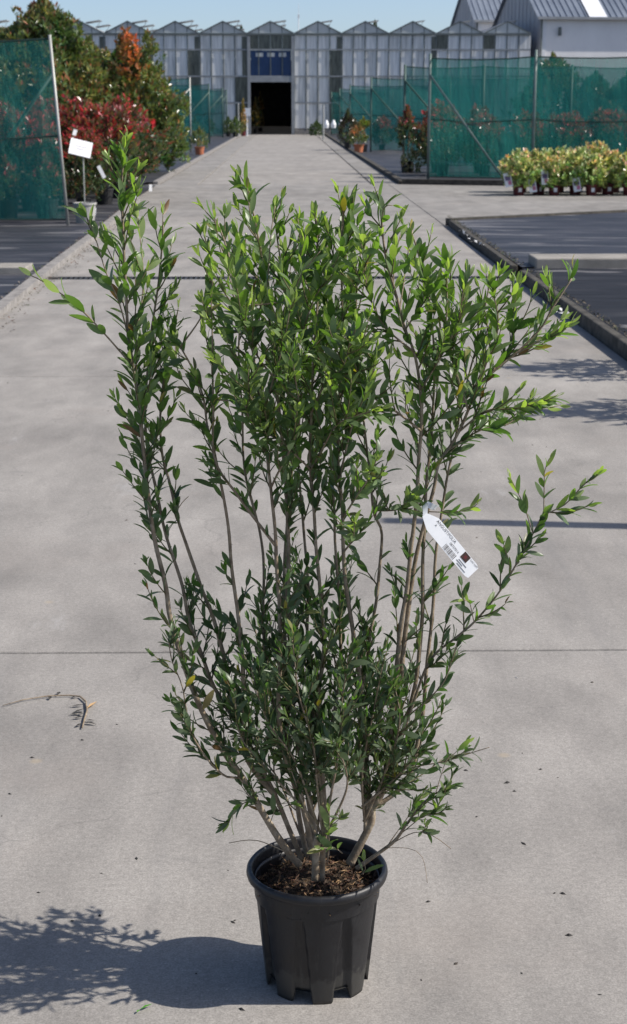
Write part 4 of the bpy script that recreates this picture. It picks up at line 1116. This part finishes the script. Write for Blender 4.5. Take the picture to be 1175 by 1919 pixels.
# branches filling the right crown
branch([(892,726),(915,670),(935,610),(922,530)], .02, -.05, .003, .001, 1.0, leaf_from=900, shoot=True, scale=.85)
branch([(882,757),(850,690),(836,620),(838,560),(836,497)], .02, -.04, .003, .001, 1.15, leaf_from=900, shoot=True, scale=.85)
branch([(937,688),(962,640),(958,590),(966,560)], .02, .07, .0026, .001, 1.15, leaf_from=900, shoot=True, scale=.85)
branch([(870,782),(910,770),(960,765),(1018,748)], .02, -.04, .0026, .001, 1.0, leaf_from=900, shoot=True, scale=.85)
branch([(854,821),(900,806),(950,795),(975,775)], .02, .05, .0024, .001, 1.0, leaf_from=900, shoot=True, scale=.85)
branch([(784,800),(740,770),(700,745),(670,700),(655,640)], -.01, -.10, .0032, .001, 1.15, leaf_from=900)
branch([(786,720),(830,660),(860,600),(868,545)], -.01, -.10, .0026, .001, 1.15, leaf_from=900, shoot=True, scale=.85)
branch([(775,660),(720,610),(690,540),(676,455)], -.01, -.08, .0026, .001, 1.15, leaf_from=900, shoot=True, scale=.85)
branch([(759,617),(790,570),(800,530)], -.01, -.06, .002, .001, 1.15, leaf_from=900, shoot=True, scale=.85)
# centre crown, nearer to the viewer
for (a, d0, d1) in (([(530,850),(500,790),(470,745),(465,690)], -.02, -.16), ([(540,900),(560,800),(555,720),(545,660)], -.02, -.17), ([(584,760),(610,720),(640,690),(655,640)], 0, -.14),
                    ([(490,760),(520,680),(540,600),(548,540)], -.05, -.14), ([(523,720),(480,660),(455,600),(440,520)], 0, -.13), ([(575,880),(610,830),(640,790),(700,770)], 0, -.15),
                    ([(633,864),(660,800),(690,740),(700,680)], .02, -.10), ([(640,956),(690,900),(705,860)], .02, -.14), ([(516,720),(560,640),(590,560),(640,470)], .02, -.08),
                    ([(565,720),(540,620),(500,540),(490,470)], .1, .16), ([(612,640),(650,560),(664,500)], .08, .12), ([(506,600),(560,520),(575,450)], .05, .03), ([(470,640),(420,590),(400,560)], -.02, .06),
                    ([(580,880),(530,830),(480,800),(460,760)], 0, -.14), ([(646,1048),(660,1010),(665,980)], .02, -.10), ([(698,956),(745,955),(770,930)], .03, -.08), ([(640,500),(655,440),(660,400)], .02, .06)):
    branch(a, d0, d1, .0028, .0009, .8, leaf_from=1100, shoot=True, scale=.8)
# arching branch at the far right
arch = branch([(741,1440),(770,1330),(808,1237),(857,1192),(889,1166),(922,1127),(951,1085),(986,1027),(1006,988),(1019,966),(1058,946),(1087,917),(1109,896)], .0, -.06, .0042, .0010, .45, leaf_from=1300, scale=.7, shoot=True)
branch([(1019,966),(1020,885),(1030,862)], -.06, -.08, .0014, .0008, 0, leaf_from=1300, shoot=True)
branch([(999,991),(983,949),(957,896)], -.06, -.05, .0014, .0008, 0, leaf_from=1300, shoot=True)
branch([(949,1085),(949,1040),(944,1019)], -.06, -.07, .0012, .0008, 0, leaf_from=1300, shoot=True)
branch([(889,1166),(880,1130),(868,1125)], -.05, -.06, .0012, .0008, 0, leaf_from=1300, shoot=True)
branch([(791,1339),(828,1287),(845,1242),(857,1200)], .01, -.03, .0018, .0009, .35, leaf_from=1400, scale=.7)
branch([(800,965),(845,960),(880,955),(895,945)], -.03, -.09, .0014, .0008, 0, leaf_from=1300, shoot=True)
# low side branches
branch([(451,1459),(425,1456),(396,1433),(367,1390),(352,1340),(341,1288),(323,1242),(318,1205)], -.02, -.08, .0030, .0010, .7, leaf_from=1470, scale=.7)
branch([(494,1525),(470,1500),(442,1517),(430,1540)], -.02, -.06, .0018, .0008, .3, leaf_from=1600, shoot=True, scale=.6)
branch([(545,1602),(483,1575),(430,1580)], -.03, -.08, .0014, .0008, 0, leaf_from=1500)
branch([(700,1480),(740,1450),(783,1436),(835,1426),(883,1410),(916,1400)], .0, -.08, .0022, .0008, .15, leaf_from=1480)
branch([(668,1628),(735,1581),(760,1546),(785,1512),(803,1494),(835,1475)], -.03, -.09, .0058, .0010, .8, leaf_from=1570, scale=.7)
branch([(735,1581),(775,1560),(810,1566),(845,1591)], -.06, -.12, .0014, .0007, .3, leaf_from=1600, shoot=False)
branch([(720,1590),(765,1590),(790,1606),(801,1656)], -.05, -.12, .0009, .0005, 0, leaf_from=0)
branch([(589,1650),(590,1600),(593,1565)], -.06, -.06, .0080, .0072, 0)                 # cut stump
branch([(592,1570),(580,1540),(560,1480),(545,1440)], -.06, -.08, .0030, .0012, .6, leaf_from=1500)
branch([(603,1650),(604,1600),(606,1540),(596,1440),(575,1380)], -.035, -.09, .0068, .002, 1.0, leaf_from=1480)
branch([(612,1620),(616,1560),(618,1520)], -.05, -.10, .0016, .0008, 0, leaf_from=1600, shoot=True)
branch([(676,1640),(684,1630),(680,1612)], -.07, -.08, .0010, .0006, 0, leaf_from=1700, shoot=True)
branch([(760,1546),(790,1530),(815,1520),(832,1480)], -.06, -.10, .0013, .0007, .4, leaf_from=1600, shoot=True, scale=.6)
branch([(745,1570),(770,1520),(790,1490)], -.05, -.03, .0013, .0007, .4, leaf_from=1600, shoot=True, scale=.6)
branch([(712,1500),(750,1470),(775,1465)], .0, -.06, .0013, .0007, .4, leaf_from=1600, shoot=True, scale=.6)
branch([(600,1600),(612,1560),(640,1530)], -.05, -.12, .0013, .0007, .2, leaf_from=1700, shoot=True, scale=.6)
branch([(640,1600),(625,1590),(600,1590)], -.05, -.11, .0011, .0007, 0, leaf_from=1700, shoot=True)
branch([(835,1426),(850,1412),(872,1392)], -.05, -.06, .0010, .0006, 0, leaf_from=1700, shoot=True)
branch([(500,1530),(520,1510),(545,1505)], -.03, -.07, .0011, .0006, 0, leaf_from=1700, shoot=True)
# leafy young stems filling the lower middle
for (a, d0, d1) in (([(600,1560),(560,1440),(500,1350),(470,1250)], -.02, -.14), ([(600,1560),(590,1420),(560,1300),(548,1200)], -.03, -.16), ([(610,1560),(630,1440),(640,1330),(650,1230)], -.02, -.15),
                    ([(660,1560),(680,1440),(700,1340),(715,1250)], -.02, -.12), ([(580,1560),(520,1460),(470,1400),(430,1330)], .06, .16), ([(600,1560),(620,1420),(660,1320),(690,1200)], .08, .2),
                    ([(590,1560),(540,1420),(500,1320),(480,1180)], .08, .18), ([(690,1540),(730,1430),(750,1350),(740,1290)], .0, -.1), ([(600,1560),(610,1430),(600,1330),(585,1250)], .05, .1),
                    ([(640,1560),(650,1480),(640,1420),(620,1390)], -.04, -.16), ([(560,1540),(500,1440),(450,1380),(440,1290)], -.03, -.1), ([(700,1520),(760,1440),(790,1390)], -.02, -.08)):
    branch(a, d0, d1, .0036, .0011, 1.05, leaf_from=1490, shoot=False)
# single shoots along the top of the crown
for (bx_, by_, tx, ty, d) in ((470,470,462,352,.0), (440,560,400,398,-.05), (505,520,516,386,.08), (600,560,591,408,.0), (625,520,645,372,.02), (560,560,572,440,-.05), (600,600,612,436,.1), (655,560,700,470,.05),
                              (735,520,752,440,-.02), (760,560,772,432,.04), (560,500,560,410,.1), (480,540,440,430,.06), (540,560,600,470,-.08), (350,760,330,640,.0), (450,760,470,745,-.12), (680,600,690,500,.1)):
    branch([(bx_, by_), ((bx_ + tx) / 2 + rn.uniform(-6, 6), (by_ + ty) / 2), (tx, ty)], d, d + rn.uniform(-.03, .03), .0018, .0009, 0, leaf_from=900, shoot=True)

# --- leaves
def leaf_shape():
    """Lance-shaped blade along +X, unit length, half-width 1 at the widest; creased and slightly drooping."""
    st = [(0, .0), (.10, .40), (.28, .88), (.50, 1.0), (.72, .84), (.91, .42), (1, 0)]
    vs = []
    for x, w in st:
        z = .05 * math.sin(x * math.pi) - .06 * x * x
        if w == 0: vs.append((x, 0, z, 0))
        else: vs += [(x, -w, z, 1), (x, 0, z, 0), (x, w, z, 1)]
    fs = []
    fs += [(0, 2, 1), (0, 3, 2)]
    for i in range(4):
        a = 1 + 3 * i
        fs += [(a, a + 1, a + 4, a + 3), (a + 1, a + 2, a + 5, a + 4)]
    fs += [(13, 14, 16), (14, 15, 16)]
    return vs, fs
LV, LF = leaf_shape()
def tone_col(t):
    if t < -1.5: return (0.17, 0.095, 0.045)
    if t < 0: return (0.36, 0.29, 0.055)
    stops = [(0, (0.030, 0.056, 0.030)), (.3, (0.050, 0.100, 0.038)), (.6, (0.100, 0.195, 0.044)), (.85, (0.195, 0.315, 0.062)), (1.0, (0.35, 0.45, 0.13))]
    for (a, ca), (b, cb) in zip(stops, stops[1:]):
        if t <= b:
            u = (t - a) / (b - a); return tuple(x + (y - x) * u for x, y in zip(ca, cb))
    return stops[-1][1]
def frame(p, d, n):
    s = n.cross(d)
    if s.length < 1e-5: s = Vector((0, 0, 1)).cross(d)
    s.normalize(); n = d.cross(s)
    return d, s, n
# which leaves show largest: coarse depth buffer over the picture
LEAVES = [(p, d, n, L, W, (t if rn.random() > .013 else (-1 if rn.random() < .6 else -2))) for p, d, n, L, W, t in LEAVES]
buf = {}; score = [0] * len(LEAVES)
proj = []
for i, (p, d, n, L, W, t) in enumerate(LEAVES):
    d_, s_, n_ = frame(p, d, n); cells = set()
    for u in (.15, .3, .45, .6, .75, .9):
        for w in (-.6, 0, .6):
            q = p + d_ * (L * u) + s_ * (W * w); x, y, z = project(q); cells.add((int(x / 5), int(y / 5)))
    proj.append((cells, z))
    for c in cells:
        if c not in buf or buf[c][0] > z: buf[c] = (z, i)
for z, i in buf.values(): score[i] += 1
order = sorted(range(len(LEAVES)), key=lambda i: -score[i]); solo = set(order[:296])
print('LEAVES', len(LEAVES))
NT = 10
tone_mesh = []
for k in range(NT):
    c = tone_col((k + .5) / NT); mb = MB(); mb.add([(x, y, z) for x, y, z, e in LV], LF, c)
    me = mb.mesh('leaf', M['leaf'], True); tone_mesh.append(me)
odd_mesh = [MB().add([(x, y, z) for x, y, z, e in LV], LF, tone_col(t)).mesh('leaf', M['leaf'], True) for t in (-1, -2)]
big = MB(); bv, bf, bc = [], [], []
for i, (p, d, n, L, W, t) in enumerate(LEAVES):
    d_, s_, n_ = frame(p, d, n)
    if i in solo:
        o = bpy.data.objects.new('leaf', tone_mesh[min(NT - 1, int(max(t, 0) * NT))] if t >= 0 else odd_mesh[0 if t > -1.5 else 1]); link(o, shrub)
        q = p - ORG
        o.matrix_local = Matrix(((d_.x * L, s_.x * W, n_.x * L, q.x), (d_.y * L, s_.y * W, n_.y * L, q.y), (d_.z * L, s_.z * W, n_.z * L, q.z), (0, 0, 0, 1)))
    else:
        c = tone_col(t); k = len(bv); curl = rn.uniform(.4, 1.8)
        for x, y, z, e in LV:
            q = p - ORG + d_ * (x * L) + s_ * (y * W) + n_ * (z * L * curl + e * W * .22 * (1 if y else 0)); bv.append(q)
        bf += [tuple(a + k for a in f) for f in LF]; bc += [c] * len(LV)
big.v = [tuple(v) for v in bv]; big.f = bf; big.m = [0] * len(bf); big.c = bc
tag(big.build('foliage', M['leaf'], shrub, True), kind='stuff')
# one yellowed leaf
yl = MB(); c = (.42, .22, .02); yl.add([(x * .045, y * .007, z * .045) for x, y, z, e in LV], LF, c); yo = yl.build('leaf', M['leaf'], shrub, True)
yo.location = at(380, 1330, D0 - .06) - ORG; yo.rotation_euler = (R(80), R(-62), 0); yo['label'] = 'yellowed leaf'

# ------------------------------------------------------------------ label hanging on the shrub
tg = empty('plant_label'); tag(tg, 'white printed plant label with barcode hanging from the shrub', 'label')
A, B_ = at(811, 982, D0 - .13), at(887, 1074, D0 - .13)
xa = (B_ - A); LEN = xa.length; xa.normalize(); nv = (Vector((0, -1, 0.0)) - xa * Vector((0, -1, 0)).dot(xa)).normalized(); nv = (nv + Vector((.25, 0, .25))); nv = (nv - xa * nv.dot(xa)).normalized(); ya = nv.cross(xa)
tg.matrix_world = Matrix(((xa.x, ya.x, nv.x, A.x), (xa.y, ya.y, nv.y, A.y), (xa.z, ya.z, nv.z, A.z), (0, 0, 0, 1)))
WD = .031
vs = []; prof = [(-.022, .16, -.004), (-.008, .38, -.001), (0.0, .5, 0), (LEN * .5, .5, 0), (LEN * .94, .5, 0), (LEN, .42, 0)]
for x, w, z in prof: vs += [(x, -w * WD, z), (x, w * WD, z), (x, w * WD, z - .0006), (x, -w * WD, z - .0006)]
fs = []
for i in range(len(prof) - 1):
    a = 4 * i
    for k in range(4): fs.append((a + k, a + 4 + k, a + 4 + (k + 1) % 4, a + (k + 1) % 4))
fs += [(0, 1, 2, 3), (23, 22, 21, 20)]
MB().add(vs, fs).build('card', M['tag_white'], tg)
lp = [Vector((-.020 - .009 * math.sin(u), .016 * math.sin(u * .5) + .004 * u, -.004 - .022 * (1 - math.cos(u)))) for u in [i * .55 for i in range(12)]]
lm = MB()
vs = [];
for q in lp: vs += [q + Vector((.0, -.006, 0)), q + Vector((0, .006, 0))]
lm.add(vs, [(2*i, 2*i + 2, 2*i + 3, 2*i + 1) for i in range(len(lp) - 1)]).build('loop', M['tag_white'], tg, True)
def put_text(body, size, x, y, mat='ink'):
    o = link(bpy.data.objects.new('print', text_mesh(body, size, M[mat])), tg); o.location = (x, y, .0005); return o
put_text('ANGUSTIFOLIA', .0078, .001, .0082); put_text('A', .006, .004, .001)
put_text('08727014', .0062, LEN * .40, .0005)
bcm = MB(); x = LEN * .37; r2 = random.Random(9)
while x < LEN * .62:
    w = r2.choice([.0005, .0008, .0013]); bcm.box(x, x + w, -.0135, -.0035, .0003, .0006); x += w + r2.choice([.0006, .0009, .0013])
bcm.build('barcode', M['ink'], tg)
MB().box(LEN * .665, LEN * .80, .0005, .0145, .0003, .0006).build('logo', M['logo'], tg)
MB().add([(LEN * .73 + .0035 * math.cos(a), .0073 + .0035 * math.sin(a), .0008) for a in [i * .785 for i in range(8)]], [tuple(range(8))]).build('logo_mark', M['red_pot'], tg)
put_text('PLANT HAPPY', .0052, LEN * .815, .0100).scale = (.62, 1, 1)
for k, (x0, x1) in enumerate(((.68, .86), (.66, .80), (.70, .90))):
    MB().box(LEN * x0, LEN * x1, -.0045 - k * .0038, -.0035 - k * .0038, .0003, .0006).build('print', M['ink'], tg)
